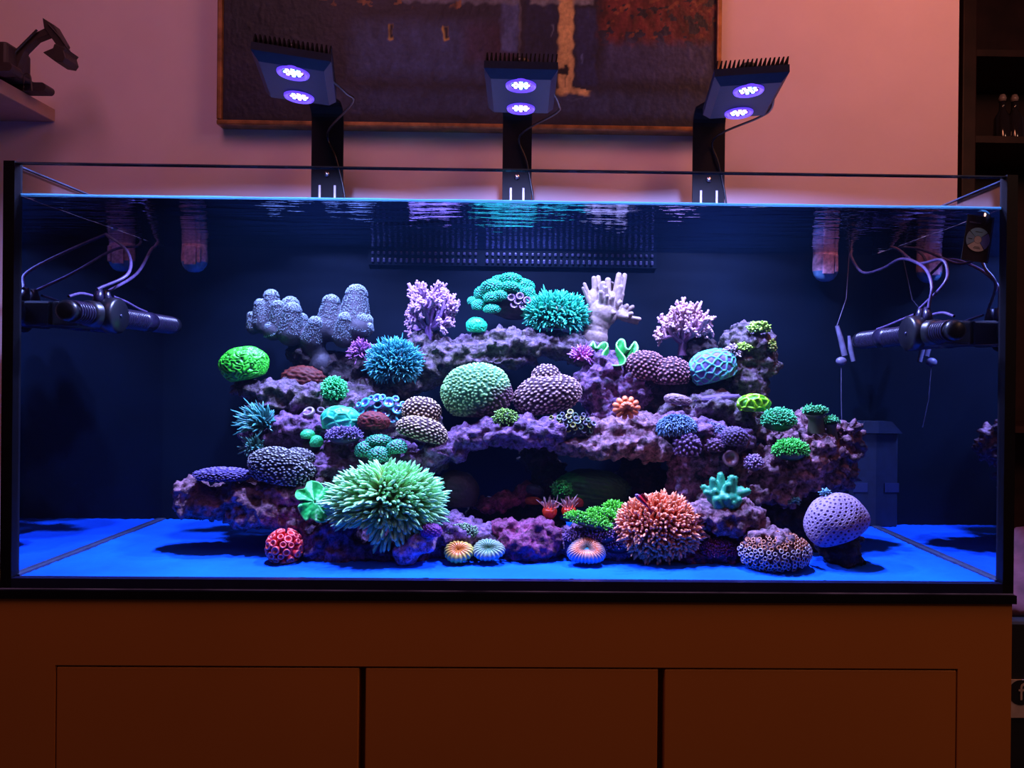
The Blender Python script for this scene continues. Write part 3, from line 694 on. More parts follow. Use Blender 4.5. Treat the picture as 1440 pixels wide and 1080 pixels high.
rock('grey mauve rock perch under the turquoise fingered coral', R_tan, [(1000, 722, 36, 16), (1038, 724, 34, 22), (1055, 738, 22, 18), (1020, 738, 34, 16), (1010, 700, 30, 20, .05)], .135)
rock('big brownish mauve rock mass on the right of the reef', R_tan, [(1075, 660, 50, 30), (1110, 665, 46, 26), (1140, 645, 40, 30), (1065, 690, 44, 20), (1095, 694, 36, 18), (1150, 625, 36, 24), (1115, 625, 42, 26, .04)], .215, rough=1.45)
rock('knobbly pinkish rock forming the right end of the reef', R_tan, [(1185, 640, 20, 22), (1180, 612, 24, 22), (1160, 610, 24, 20), (1192, 665, 14, 16), (1170, 668, 28, 22), (1185, 625, 22, 26, .03), (1135, 600, 30, 22, .04)], .225, rough=1.45)
rock('purple encrusted column between the two caves, right of centre', R_purple, [(965, 640, 28, 34), (985, 612, 46, 24), (1005, 640, 34, 30), (960, 690, 24, 38), (985, 700, 22, 30), (1030, 620, 30, 22), (1000, 670, 36, 26, .03), (950, 600, 28, 20), (980, 690, 28, 60, .08)], .225)
rock('long mauve arch rock spanning the lower cave', R_purple, [(585, 650, 40, 18), (625, 634, 34, 17), (660, 616, 34, 18), (700, 607, 38, 20), (740, 607, 40, 24), (775, 608, 34, 24), (560, 655, 28, 16)], .215)
rock('slanting brown rock slab right of the arch under the orange coral', R_tan, [(805, 622, 36, 16), (845, 625, 44, 20), (890, 625, 46, 20), (925, 632, 36, 16), (860, 605, 50, 18, .02), (900, 600, 40, 22, .03)], .225)
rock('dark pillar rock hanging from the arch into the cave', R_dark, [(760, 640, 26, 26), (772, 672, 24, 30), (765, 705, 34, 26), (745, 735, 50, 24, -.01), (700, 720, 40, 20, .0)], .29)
rock('dark red rock sloping down inside the lower cave', R_mag, [(685, 712, 22, 9), (712, 703, 24, 12), (735, 695, 18, 16)], .24, .03)
rock('purple rock ledge under the left middle corals', R_purple, [(455, 655, 40, 22), (500, 660, 50, 22), (545, 655, 40, 20), (445, 680, 30, 18), (480, 640, 50, 26, .03), (530, 640, 50, 26, .04), (400, 650, 40, 30, .05)], .215)
rock('violet grey rock above the dark speckled coral on the left', R_purple, [(405, 602, 30, 18), (440, 598, 30, 20), (385, 615, 22, 24), (370, 605, 30, 30, .04), (430, 625, 44, 24, .03), (375, 640, 20, 20)], .245)
rock('rough grey shelf rock under the neon green brain coral', R_olive, [(355, 548, 26, 13), (395, 552, 40, 20), (440, 560, 44, 22), (480, 570, 44, 20), (385, 570, 34, 12), (520, 560, 36, 26, .04), (560, 600, 60, 40, .06)], .285)
rock('olive and lilac arch rock crowning the reef', R_olive, [(532, 548, 32, 26), (570, 535, 34, 24), (600, 520, 30, 26), (630, 500, 34, 24), (670, 492, 36, 22), (710, 482, 38, 22), (755, 482, 40, 20), (795, 487, 38, 20), (825, 497, 34, 20), (690, 508, 60, 10), (600, 490, 26, 26, .02)], .345)
rock('dark rough rock column right of the brown bumpy coral', R_purple, [(840, 545, 34, 34), (860, 575, 36, 26), (885, 540, 34, 30), (850, 515, 30, 22), (905, 570, 34, 26, .02), (925, 555, 40, 30, .03)], .30)
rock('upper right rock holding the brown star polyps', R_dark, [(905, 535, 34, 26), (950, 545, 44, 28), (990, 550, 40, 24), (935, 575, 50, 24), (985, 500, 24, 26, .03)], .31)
rock('flat lilac topped slab rock below the blue honeycomb coral', R_olive, [(1000, 570, 46, 20), (1035, 585, 36, 24), (960, 580, 36, 16), (1050, 600, 36, 24, .02)], .265)
rock('crusty dark boulder at the upper right with green patches', R_olive, [(1052, 480, 34, 28), (1065, 505, 28, 30), (1035, 515, 28, 24), (1050, 540, 30, 24), (1060, 560, 20, 20)], .30, .04)
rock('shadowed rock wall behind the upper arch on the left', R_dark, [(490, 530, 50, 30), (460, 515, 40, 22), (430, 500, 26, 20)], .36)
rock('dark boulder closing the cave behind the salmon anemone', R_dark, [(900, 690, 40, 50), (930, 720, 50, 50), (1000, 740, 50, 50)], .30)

# ------------------------------------------------------------------ coral builders
def ctr(px, py, y): return P(px, py, y)
def ell(c, px_r, pz_r, y, ry=None):
    s = S(y); return np.array([px_r*s, (ry if ry else min(px_r, pz_r)*s*.9), pz_r*s])
def cellhead(label, cat, name, px, py, y, rx, rz, n, style, c_hi, c_lo, ry=None, sub=6, depth=.06, mat=None, parts=None, parent=None, seed=0, patch=None, group=None, flat=.55, jit=.5, tilt=0, single_name='colony', warp=0.0, g=1.0):
    """a head of stony coral: raised corallites, honeycomb pits, or winding valleys"""
    c = ctr(px, py, y); r = ell(c, rx, rz, y, ry)
    D, F = ico(sub); pts = fib(n, jit, seed)
    F1 = np.empty(len(D)); F2 = np.empty(len(D)); idx = np.empty(len(D), int)
    Dw = D + (.08*np.stack([sn(D, 3, seed+k, 2) for k in range(3)], 1)*warp if warp else 0)
    for a in range(0, len(D), 8192):
        q = Dw[a:a+8192]@pts.T; o = np.argpartition(-q, 1, axis=1)[:, :2]; qq = np.take_along_axis(q, o, 1); s2 = np.argsort(-qq, 1)
        o = np.take_along_axis(o, s2, 1); qq = np.take_along_axis(qq, s2, 1)
        F1[a:a+8192] = np.sqrt(np.maximum(0, 2-2*qq[:, 0])); F2[a:a+8192] = np.sqrt(np.maximum(0, 2-2*qq[:, 1])); idx[a:a+8192] = o[:, 0]
    cell = 2/math.sqrt(n)*1.7
    e = (F2-F1)/cell; f = F1/cell
    if style == 'bumps':   h = np.clip(1-(f*2.1)**2, 0, 1); t = np.clip(h*1.5-.25, 0, 1)
    elif style == 'dots':  h = np.clip(1-(f*1.9)**2, 0, 1); t = np.clip((h-.62)*4, 0, 1)
    elif style == 'holes': h = np.clip((f-.17)/.16, 0, 1)*(1-.3*np.clip(1-e*3, 0, 1)); t = np.clip((f-.17)/.13, 0, 1)*(1-.25*np.clip(1-e*3, 0, 1))
    elif style == 'pits':  h = np.clip(1-e*2.2, 0, 1); t = h**.8
    elif style == 'cells': h = .85*np.exp(-(e/.26)**2)+.55*np.clip(1-(f*1.25)**2, 0, 1); t = np.exp(-(e/.22)**2)
    elif style == 'rings': h = np.exp(-((f-.30)/.12)**2); t = h
    elif style == 'brain':
        k = sn(D+.25*np.stack([sn(D, 2.6, seed+9+q, 2) for q in range(3)], 1), math.sqrt(n)*.45, seed, 1)
        h = np.abs(np.sin(k*3.6)); t = np.clip(h*1.25-.2, 0, 1)
    elif style == 'grain': h = .5+.5*sn(D, math.sqrt(n)*.8, seed, 3); t = h
    low = 1+.07*sn(D, 1.6, seed+50, 2)
    rad = low*(1+depth*(h-.5))
    V = D*rad[:, None]
    lo = V[:, 2] < -flat; V[lo, 2] = -flat+(V[lo, 2]+flat)*.25
    C = mixc(A(c_lo, g), A(c_hi, g), t)*(1+.18*sn(D, 5, seed+3, 2))[:, None]
    if patch:
        pc, pdir, pcos, ps = patch
        pd = np.array(pdir, float); pd /= np.linalg.norm(pd)
        m_ = np.clip((D@pd+.22*sn(D, 4, seed+8, 3)-pcos)*ps, 0, 1)[:, None]
        C = C*(1-m_)+mixc(A(tuple(v*.35 for v in pc)), A(pc), t)*m_
    V = V*r
    if tilt: a = R(tilt); V = V@np.array([[math.cos(a), 0, math.sin(a)], [0, 1, 0], [-math.sin(a), 0, math.cos(a)]])
    V = V+c
    if parent is not None: return mk(single_name, V, F, mat or M_skel, parent, col=C)
    o = mk(name, V, F, mat or M_skel, loc=tuple(c), col=C); tag(o, label, cat, group); return o
def tentacle_set(c, r, n, ln, rad, c_base, c_tip, up=.25, droop=.0, bulb=1.0, seed=0, zmin=-.5, curl=.5, K=5, sides=5, ymax=.6, parting=None, lenvar=.3, g=1.0, tipfrac=.55):
    rr = np.random.default_rng(seed+3)
    D = fib(int(n*1.6), 1.0, seed); D = D[(D[:, 2] > zmin) & (D[:, 1] < ymax)]
    N = len(D); base = c+D*r*.92
    dirs = D/r; dirs /= np.linalg.norm(dirs, axis=1)[:, None]
    side = rr.normal(size=(N, 3))*.35*curl; dirs = dirs+side+np.array([0, 0, up]); dirs /= np.linalg.norm(dirs, axis=1)[:, None]
    bend = rr.normal(size=(N, 3))*curl*.6 + np.array([0, 0, -droop])
    L = ln*(1-lenvar/2+lenvar*rr.random(N))
    if parting is not None: bend = bend+parting(D)
    t = np.linspace(0, 1, K)**.62
    paths = base[:, None]+dirs[:, None]*(L[:, None]*t)[:, :, None]+bend[:, None]*(L[:, None]*t**2*.5)[:, :, None]
    prof = np.interp(t, [0, .5, .9, .999, 1], [1.0, .85, .85*bulb, .75*bulb, .05]); prof[-1] = .12
    radii = rad*(.8+.4*rr.random(N))[:, None]*prof[None]
    cb = np.array(A(c_base, g)); ct = np.array(A(c_tip, g))
    w_ = np.clip((t-tipfrac*.5)/(1-tipfrac*.5), 0, 1)[None, :, None]
    cols = cb*(1-w_)+ct*w_; cols = np.broadcast_to(cols, (N, K, 3))*(1+.25*rr.normal(size=(N, 1, 1))*.6)
    return tubes(paths, radii, np.clip(cols, 0, .95), sides)
def puff(label, cat, name, px, py, y, rx, rz, n, ln, rad, c_base, c_tip, body=(60, 50, 70), ry=None, sub=4, group=None, core_s=.92, **k):
    c = ctr(px, py, y); r = ell(c, rx, rz, y, ry); s = S(y); r = np.maximum(r-ln*s*.75, r*.45)
    t = thing(name, label, cat, tuple(c), group)
    D, F = ico(sub); V = D*(1+.08*sn(D, 2, 5+int(px), 2))[:, None]*r*core_s+c
    mk('body', V, F, M_coral, t, col=np.tile(np.array(A(body)), (len(V), 1)))
    v, f, cc = tentacle_set(c, r, n, ln*s, rad*s, c_base, c_tip, seed=int(px*3+py), **k)
    o = mk('tentacles', v, f, M_gloss, t, col=cc); tag(o, kind='stuff'); return t
def tree(label, px, py, y, w, h, c_base, c_tip, seed=1, n0=13, trunk=(120, 90, 140), spread=1.0):
    """bushy soft coral: stem, forking branches, knobbly tips"""
    r = random.Random(seed); s = S(y); b = ctr(px, py, y); t = thing('tree_coral', label, 'soft coral', tuple(b))
    seg = []
    def br(p, d, L, rad, lev):
        d = d.normalized(); q = p+d*L; m = p+d*L*.5+Vector((r.uniform(-1, 1), r.uniform(-1, 1), r.uniform(-1, 1)))*L*.07
        seg.append((p, m, q, rad, rad*.78, lev))
        if lev >= 4: return
        nb = (n0, 5, 5, 4)[lev] if lev < 4 else 0
        for i in range(nb):
            f = r.uniform(.45, 1.0) if lev else r.uniform(.5, 1); st = p+(q-p)*f
            if lev == 0:
                a = 2*math.pi*(i+r.random()*.6)/nb; el = r.uniform(-.12, 1.05)
                nd = Vector((math.cos(a)*math.cos(el*1.3)*spread, math.sin(a)*math.cos(el*1.3)*.75, math.sin(el*1.3)+.12))
                br(st, nd, h*s*.36*r.uniform(.75, 1.1), rad*.55, 1)
            else:
                nd = d+Vector((r.gauss(0, .62), r.gauss(0, .62), r.gauss(.12, .5)))
                br(st, nd, L*r.uniform(.45, .68), rad*(.74 if lev < 3 else .85), lev+1)
    br(Vector(b), Vector((0, 0, 1)), h*s*.20, w*s*.085, 0)
    n = len(seg); paths = np.array([[q[0][:], q[1][:], (q[1]+(q[2]-q[1])*.7)[:], q[2][:], (q[2]+(q[2]-q[1])*.12)[:]] for q in seg])
    rad = np.array([[q[3], (q[3]+q[4])/2, q[4]*(1.05 if q[5] >= 3 else 1), q[4]*(.95 if q[5] >= 3 else .9), .0001] for q in seg])
    # scale to the measured width and height
    mn, mx = paths[..., 0].min(), paths[..., 0].max(); cx = (mn+mx)/2
    paths[..., 0] = b[0]+(paths[..., 0]-cx)*(w*s/(mx-mn)); hz = paths[..., 2].max()-b[2]; paths[..., 2] = b[2]+(paths[..., 2]-b[2])*(h*s/hz)
    lev = np.array([q[5] for q in seg]); cb = np.array(A(c_base)); ct = np.array(A(c_tip))
    w0 = np.clip((lev-1)/3.0, 0, 1)[:, None, None]*np.ones((1, 5, 1)); tipw = np.array([0, .1, .5, .9, 1])[None, :, None]*(lev >= 3)[:, None, None]
    k = np.clip(w0*.5+tipw*.55, 0, 1); cols = cb*(1-k)+ct*k
    stem = lev < 1
    V, F, C = tubes(paths[stem], rad[stem], cols[stem], 9); mk('stem', V, F, M_coral, t, col=C)
    V, F, C = tubes(paths[~stem], rad[~stem], cols[~stem], 6); o = mk('branches', V, F, M_coral, t, col=C); tag(o, kind='stuff')
    return t
def fuzz(o_parent, pts, nrm, size, color, name='polyps', seed=0, g=1.0):
    """tiny open polyps standing on the skin"""
    rr = np.random.default_rng(seed); N = len(pts)
    oc = np.array([(1, 0, 0), (-.5, .87, 0), (-.5, -.87, 0), (0, 0, 1.3)], float)
    up = nrm; a = np.cross(up, rr.normal(size=(N, 3))); a /= np.linalg.norm(a, axis=1)[:, None]; b2 = np.cross(up, a)
    sz = size*(.6+.8*rr.random(N))[:, None]
    V = np.stack([pts+sz*(o_[0]*a+o_[1]*b2+o_[2]*up) for o_ in oc], 1).reshape(-1, 3)
    base = np.arange(N)[:, None]*4; F = (base[:, :, None]+np.array([[0, 1, 3], [1, 2, 3], [2, 0, 3]])[None]).reshape(-1, 3)
    C = np.repeat(np.array(A(color, g))[None]*(.6+.8*rr.random(N))[:, None], 4, 0)
    o = mk(name, V, F, M_coral, o_parent, col=np.clip(C, 0, .95), smooth=False); tag(o, kind='stuff'); return o
def lobe_pts(path, rad, n, seed):
    rr = np.random.default_rng(seed); path = np.array(path); K = len(path)
    t = rr.random(n)**.8*(K-1); t[:int(n*.34)] = K-1-1e-4; i = np.minimum(t.astype(int), K-2); f = (t-i)[:, None]
    c = path[i]*(1-f)+path[i+1]*f; r_ = np.interp(t, range(K), rad)[:, None]
    d = rr.normal(size=(n, 3)); ax = path[-1]-path[0]; ax = ax/np.linalg.norm(ax); cap = t > K-1.35
    d = d-(d@ax)[:, None]*ax*(~cap)[:, None]; d[cap] += ax*(np.maximum(0, -2*(d[cap]@ax))[:, None]+.05); d /= np.linalg.norm(d, axis=1)[:, None]
    return c+d*r_*1.05, d
def lobed(label, name, y, stalk, lobes, color, polyp, plate=None, psize=.0011, npoly=90, vox=.0028, mat=None, rough=.5, cat='leather coral', dots=True):
    """leather coral: one fused body of finger lobes; lobes = (px_top,py_top,px_base,py_base,r_px,dy)"""
    s = S(y); Vi, Fi_ = ico(3); parts = []; PP = []; NN = []
    def blob(c, r3): parts.append((Vi*r3+c, Fi_))
    for (xa, ya, xb, yb_, r_, dy) in lobes:
        r_ = r_*(1.12 if dots and r_ > 5.5 else 1)
        a_ = P(xa, ya, y+dy); b_ = P(xb, yb_, y+dy*.5); rr_ = r_*s; L = np.linalg.norm(a_-b_); n = max(2, int(L/(rr_*.45)))
        path = [b_+(a_-b_)*t for t in np.linspace(0, 1, n+1)]
        # finish rr_ short of the tip so that the tip lands on the mark
        path = [b_+(a_-(a_-b_)/max(L, 1e-6)*rr_*.8-b_)*t for t in np.linspace(0, 1, n+1)]
        rads = [rr_*((1.32-.52*t) if dots else (1.12-.28*t)) for t in np.linspace(0, 1, n+1)]
        for q, r2 in zip(path, rads): blob(q, np.array([r2]*3))
        a2, n2 = lobe_pts(path, rads, int(npoly*(r_/9)**1.3*max(1, L/(rr_*3))), int(xa*7+ya)); PP.append(a2); NN.append(n2)
    for (x_, y_, rx, rz, dy, ryy) in (plate or []): blob(P(x_, y_, y+dy), np.array([rx*s, ryy, rz*s]))
    for (x_, y_, r_) in stalk: blob(P(x_, y_, y), np.array([r_*s, r_*s*.9, r_*s]))
    V = np.concatenate([p_[0] for p_ in parts]); n = 0; Fs = []
    for p_ in parts: Fs.append(p_[1]+n); n += len(p_[0])
    loc = P(stalk[-1][0], stalk[-1][1], y) if stalk else V.mean(0)
    t = thing(name, label, cat, tuple(loc))
    m = plain(name+'_skin', A(color), rough, noise=.28, scale=110, bump=.35) if mat is None else mat
    o = mk('body', V, np.concatenate(Fs), m, t); remesh(o, vox, 3)
    if dots: fuzz(t, np.concatenate(PP), np.concatenate(NN), psize, polyp, seed=int(lobes[0][0]))
    return t
def veil(label, name, rim, base, y, c_in, c_rim, closed=False, stalk=None):
    """leafy coral: a folded sheet that rises from its foot to a winding bright rim"""
    pts = [P(a, b, y+d-((b-base[1])*.0007 if closed else 0)) for a, b, d in rim]
    if closed: pts = pts+[pts[0]]
    q = smooth_path(pts, 8*len(pts)); q = q[:-1] if closed else q; n = len(q); b0 = P(base[0], base[1], y+base[2]); s = S(y)
    t = thing(name, label, 'coral', tuple(b0)); m = 16; tt = np.linspace(.06, 1, m)
    V = b0[None, None]*(1-tt)[:, None, None]+q[None]*tt[:, None, None]
    sm = np.array([q[(np.arange(i-7, i+8)) % n if closed else np.clip(np.arange(i-7, i+8), 0, n-1)].mean(0) for i in range(n)])
    k = (tt**2)[:, None, None]; V = (b0[None, None]*(1-tt)[:, None, None]+sm[None]*tt[:, None, None])*(1-k)+V*k     # folds open out towards the rim
    V = V.reshape(-1, 3); V[:, 1] += .003*sn(V/s/9, 1.0, int(base[0]), 3)
    g_ = np.arange(m*n).reshape(m, n); nn = np.roll(g_, -1, 1)
    if not closed: g_ = g_[:, :-1]; nn = nn[:, :-1]
    F = np.stack([g_[:-1], g_[1:], nn[1:], nn[:-1]], -1).reshape(-1, 4)
    C = mixc(A(c_in), A(c_rim), np.clip((np.repeat(tt, n)-.93)*16, 0, 1))*(1+.3*sn(V/s/7, 1, 3, 2))[:, None]
    o = mk('leaf', V, F, M_coral, t, col=np.clip(C, 0, .95)); so = o.modifiers.new('flesh', 'SOLIDIFY'); so.thickness = .0026; so.offset = 0
    if stalk:
        sp2 = smooth_path([P(*w_, y+.010) for w_ in stalk], 10); v, f = tube1(sp2, np.linspace(.006, .010, len(sp2)), 12)
        mk('stalk', v, f, M_coral, t, col=np.tile(np.array(A(tuple(v_*.6 for v_ in c_in))), (len(v), 1)))
    return t
def donut(label, px, py, y, rx, rz, cols, seed=0, ribs=38, bean=.0, tilt=38):
    """fleshy open brain coral: thick striped ring round a sunken mouth"""
    s = S(y); c = ctr(px, py, y); nu, nv = 190, 30; t = thing('open_brain_coral', label, 'stony coral', tuple(c))
    U, Vv = np.meshgrid(np.linspace(0, 2*math.pi, nu, endpoint=False), np.linspace(0, 2*math.pi, nv, endpoint=False), indexing='ij'); U = U.ravel(); Vv = Vv.ravel()
    rib = .5+.5*np.cos(U*ribs/2+.6*np.sin(U*3)); out = np.cos(Vv)
    mr = .50*(1+.15*rib)
    R0 = .57*(1+.07*np.sin(3*U+seed)); rad = R0+mr*out
    x = rad*np.cos(U); yy = rad*np.sin(U); z = mr*np.sin(Vv)*.95
    x = x*(1-bean*np.sin(U)*.0); yy = yy - bean*np.cos(U*2)*.16*(R0)
    V = np.stack([x, yy, z], 1)
    a = R(tilt); rot = np.array([[1, 0, 0], [0, math.cos(a), math.sin(a)], [0, -math.sin(a), math.cos(a)]]); V = V@rot
    V[:, 0] *= rx*s/V[:, 0].max(); zz = V[:, 2]; V[:, 2] = (zz-(zz.max()+zz.min())/2)*(2*rz*s/(zz.max()-zz.min())); V[:, 1] *= rx*s*.8
    g_ = np.arange(nu*nv).reshape(nu, nv); g2 = np.roll(g_, -1, 0); g3 = np.roll(g_, -1, 1); g4 = np.roll(g2, -1, 1)
    F = np.stack([g_, g2, g4, g3], -1).reshape(-1, 4)
    o_c, m_c, i_c, str_c = [np.array(A(q)) for q in cols]
    inn = np.clip(-out*1.3+.1, 0, 1)[:, None]; otr = np.clip(out*1.2-.1, 0, 1)[:, None]
    C = m_c*(1-inn)*(1-otr)+i_c*inn+o_c*otr*(1-inn)
    k = np.clip(rib*1.6-.7, 0, 1)[:, None]*.75; C = C*(1-k)+str_c*k
    mk('fleshy_ring', V+c, F, M_gloss, t, col=C)
    D, Fi_ = ico(3); mk('mouth', D*np.array([rx*.55, rx*.45, rz*.38])*s+c+np.array([0, .002, -.002]), Fi_, M_gloss, t, col=np.tile(i_c*.8, (len(D), 1)))
    return t
def cup(parent, name, c, d, r_, ln, c_out, c_rim, c_in, mat=None, seg=14):
    """short tube polyp with an open mouth and rounded rim"""
    pf = [(.55, 0), (.8, .25), (.95, .6), (1.0, .85), (.93, 1.0), (.74, 1.02), (.55, .90), (.42, .70), (.0, .62)]
    V, F = lathe([(a*r_, b*ln) for a, b in pf], seg)
    Mq = Matrix.Translation(c) @ Vector(d).to_track_quat('Z', 'Y').to_matrix().to_4x4()
    k = np.tile(np.array([0, 0, 0, .3, 1, 1, .6, 0, 0]), seg); q = np.tile(np.array([0, 0, 0, 0, 0, 0, .4, 1, 1]), seg)
    C = mixc(A(c_out), A(c_rim), k); C = C*(1-q[:, None])+np.array(A(c_in))*q[:, None]
    return mk(name, xf(V, Mq), F, mat or M_gloss, parent, col=C)
def knobs(label, cat, name, px, py, y, caps, c_hi, c_lo, style='grain', group=None, body=None, n=90, depth=.10, part='lobe', sub=5):
    """cluster of separate rounded caps: (px,py,rx,rz,dy)"""
    t = thing(name, label, cat, tuple(ctr(px, py, y)), group)
    for i, (x_, y_, rx, rz, dy) in enumerate(caps):
        cellhead(None, None, part, x_, y_, y+dy, rx, rz, n, style, c_hi, c_lo, ry=max(rx, rz)*S(y)*.9, sub=sub, depth=depth, parent=t, seed=i*3+int(px), mat=M_coral, single_name=part)
    if body:
        for (x_, y_, rx, rz, dy) in body: cellhead(None, None, 'base', x_, y_, y+dy, rx, rz, 60, 'grain', (80, 60, 90), (40, 30, 45), ry=max(rx, rz)*S(y)*.8, sub=4, parent=t, single_name='base', flat=.9)
    return t

# ------------------------------------------------------------------ top tier
LOB = [(353, 439, 356, 462, 6, .0), (366, 421, 368, 455, 9, .0), (381, 408, 383, 455, 11, .012), (391, 423, 391, 460, 9, -.012), (410, 418, 404, 460, 13, .012), (412, 426, 409, 468, 13, -.018),
       (424, 441, 422, 468, 10, .0), (445, 446, 438, 478, 10, -.026), (467, 415, 462, 462, 13, .005), (486, 440, 483, 475, 10, -.024), (503, 401, 497, 455, 16, .012), (518, 443, 512, 462, 9, .0), (508, 440, 503, 462, 12, -.01), (522, 456, 512, 466, 6, -.01), (376, 455, 384, 466, 9, -.02)]
lobed('grey blue lobed leather coral with fuzzy polyps, top left of the reef', 'lobed_leather_coral', .335, [(440, 484, 18), (445, 497, 15), (452, 512, 18)], LOB, (30, 32, 60), (120, 150, 205),
      plate=[(385, 463, 28, 9, 0, .02), (425, 471, 34, 12, 0, .022), (470, 469, 36, 12, 0, .022), (503, 460, 18, 9, 0, .018)], npoly=620, psize=.00105, rough=.7)
tree('violet bushy tree coral standing between the lumpy leather coral and turquoise mushrooms', 604, 478, .345, 84, 84, (96, 72, 168), (178, 150, 238), seed=4)
tree('pink lilac bushy tree coral beside the upper right boulder', 962, 500, .335, 90, 80, (120, 84, 160), (202, 172, 228), seed=9)
t = knobs('big turquoise cluster of mushroom caps at the very top of the reef', 'mushroom coral', 'mushroom_cluster', 708, 416, .355,
      [(693, 405, 16, 12, -.012), (717, 393, 18, 9, .0), (704, 395, 13, 8, .006), (736, 402, 15, 10, .004), (716, 405, 18, 9, -.018), (680, 413, 13, 11, .0), (693, 419, 13, 9, -.026), (673, 430, 10, 9, -.008), (692, 435, 12, 8, -.028), (742, 412, 11, 9, -.006), (675, 421, 10, 9, .006), (728, 410, 12, 8, -.016), (704, 416, 11, 8, -.030), (745, 421, 8, 8, -.01), (664, 424, 7, 7, .0)],
      (30, 225, 205), (0, 84, 96), style='bumps', n=200, depth=.13, part='mushroom_cap', body=[(712, 425, 30, 22, .012), (722, 437, 22, 14, .005)], sub=6)
def puckers(t, pts, y, c1, c2, c3, r_):
    for x_, y_ in pts: cup(t, 'open_mouth', P(x_, y_, y), (x_/900-.75, -1, .35), r_*S(y), r_*S(y)*.8, c1, c2, c3)
puckers(t, [(719, 420), (731, 418), (741, 424), (723, 430), (735, 432), (728, 425)], .325, (66, 54, 100), (104, 84, 150), (34, 28, 56), 6)
cellhead('small turquoise cushion coral just below the big mushroom cluster', 'stony coral', 'cushion_coral', 670, 459, .315, 14, 13, 200, 'brain', (30, 240, 205), (0, 120, 110), depth=.12, sub=5, mat=M_coral)
puff('turquoise anemone like coral with short tentacles right of the mushroom cluster', 'coral', 'tentacle_coral', 782, 442, .33, 47, 32, 620, 13, 1.5, (30, 130, 140), (60, 225, 230), body=(60, 100, 90), curl=.7, up=.1, zmin=-.75)
puff('sky blue tentacled coral on the left end of the top arch', 'coral', 'tentacle_coral', 555, 510, .29, 40, 34, 760, 12, 1.15, (20, 90, 150), (70, 185, 235), body=(40, 70, 100), curl=.6, up=.1, zmin=-.8)
puff('small purple tufted coral touching the sky blue tentacled coral', 'coral', 'tentacle_coral', 508, 496, .30, 17, 18, 160, 9, 1.2, (80, 50, 130), (160, 100, 215), body=(60, 40, 90), curl=1.0)
puff('small magenta tufted coral beside the neon green ruffled coral', 'coral', 'tentacle_coral', 819, 501, .285, 16, 14, 130, 9, 1.5, (190, 60, 190), (150, 120, 240), body=(150, 50, 150), curl=1.0)
# pale finger leather with a thick stalk
FG = [(821, 397, 832, 425, 3.5, 0), (819, 403, 830, 430, 3, -.01), (835, 388, 838, 425, 5, .0), (841, 387, 843, 425, 5, .006), (848, 395, 848, 425, 6, -.008), (855, 390, 854, 430, 6, .004), (852, 402, 850, 430, 5, -.016), (861, 396, 856, 430, 5, .012),
      (871, 383, 864, 425, 5.5, 0), (879, 384, 870, 430, 5, .006), (874, 400, 866, 432, 5, -.01), (877, 412, 864, 432, 4, -.004), (862, 415, 858, 432, 5, -.018), (875, 423, 862, 436, 4, -.012), (884, 428, 868, 440, 4.5, .0), (892, 430, 872, 442, 4, .006), (891, 440, 874, 444, 4, -.006),
      (902, 449, 878, 446, 4, 0), (898, 455, 876, 448, 4, .004), (884, 446, 872, 444, 4.5, -.012), (845, 408, 846, 430, 4.5, -.022), (854, 414, 852, 432, 4, -.024), (866, 440, 858, 440, 4, -.02)]
FG = [(a_, b_, c_, d_, e_*.9, f_*1.3) for a_, b_, c_, d_, e_, f_ in FG]
lobed('cream finger leather coral on a thick pale stalk, top right of centre', 'finger_leather_coral', .34, [(848, 440, 21), (842, 452, 18), (838, 464, 17), (836, 475, 19)], FG, (128, 116, 140), (190, 190, 220), plate=[(846, 440, 22, 16, 0, .016), (835, 425, 10, 20, 0, .012), (856, 425, 12, 16, 0, .014), (868, 441, 16, 8, 0, .012)], vox=.0015, dots=False)
veil('neon green wavy rimmed ruffled coral below the cream finger leather', 'ruffled_coral',
     [(829, 486, .0), (834, 480, .005), (838, 489, -.012), (845, 482, .0), (852, 481, .004), (854, 487, -.006), (847, 497, -.018), (851, 507, -.026), (858, 513, -.03), (868, 514, -.03), (877, 512, -.026), (880, 504, -.02), (873, 494, -.008), (867, 485, .004), (871, 477, .01), (878, 478, .008), (880, 487, -.006), (885, 491, -.01), (890, 484, .0), (894, 480, .004), (898, 489, -.004), (894, 497, -.012)],
     (861, 517, .006), .285, (22, 140, 66), (120, 250, 170), stalk=[(861, 515), (860, 524), (858, 536)])
cellhead('blue honeycomb coral with turquoise ridges below the lilac tree coral', 'stony coral', 'honeycomb_coral', 1002, 518, .265, 33, 28, 112, 'cells', (70, 200, 220), (96, 92, 205), depth=.09, tilt=18, sub=7, jit=.9, flat=.6)
cellhead('left of the two maroon bumpy corals with pink dots under the lilac tree coral', 'stony coral', 'bumpy_coral', 908, 518, .275, 30, 26, 300, 'dots', (176, 130, 178), (50, 24, 50), depth=.10, sub=6)
cellhead('right of the two maroon bumpy corals with pink dots under the lilac tree coral', 'stony coral', 'bumpy_coral', 944, 526, .265, 28, 23, 240, 'dots', (176, 130, 178), (50, 24, 50), depth=.10, seed=5)
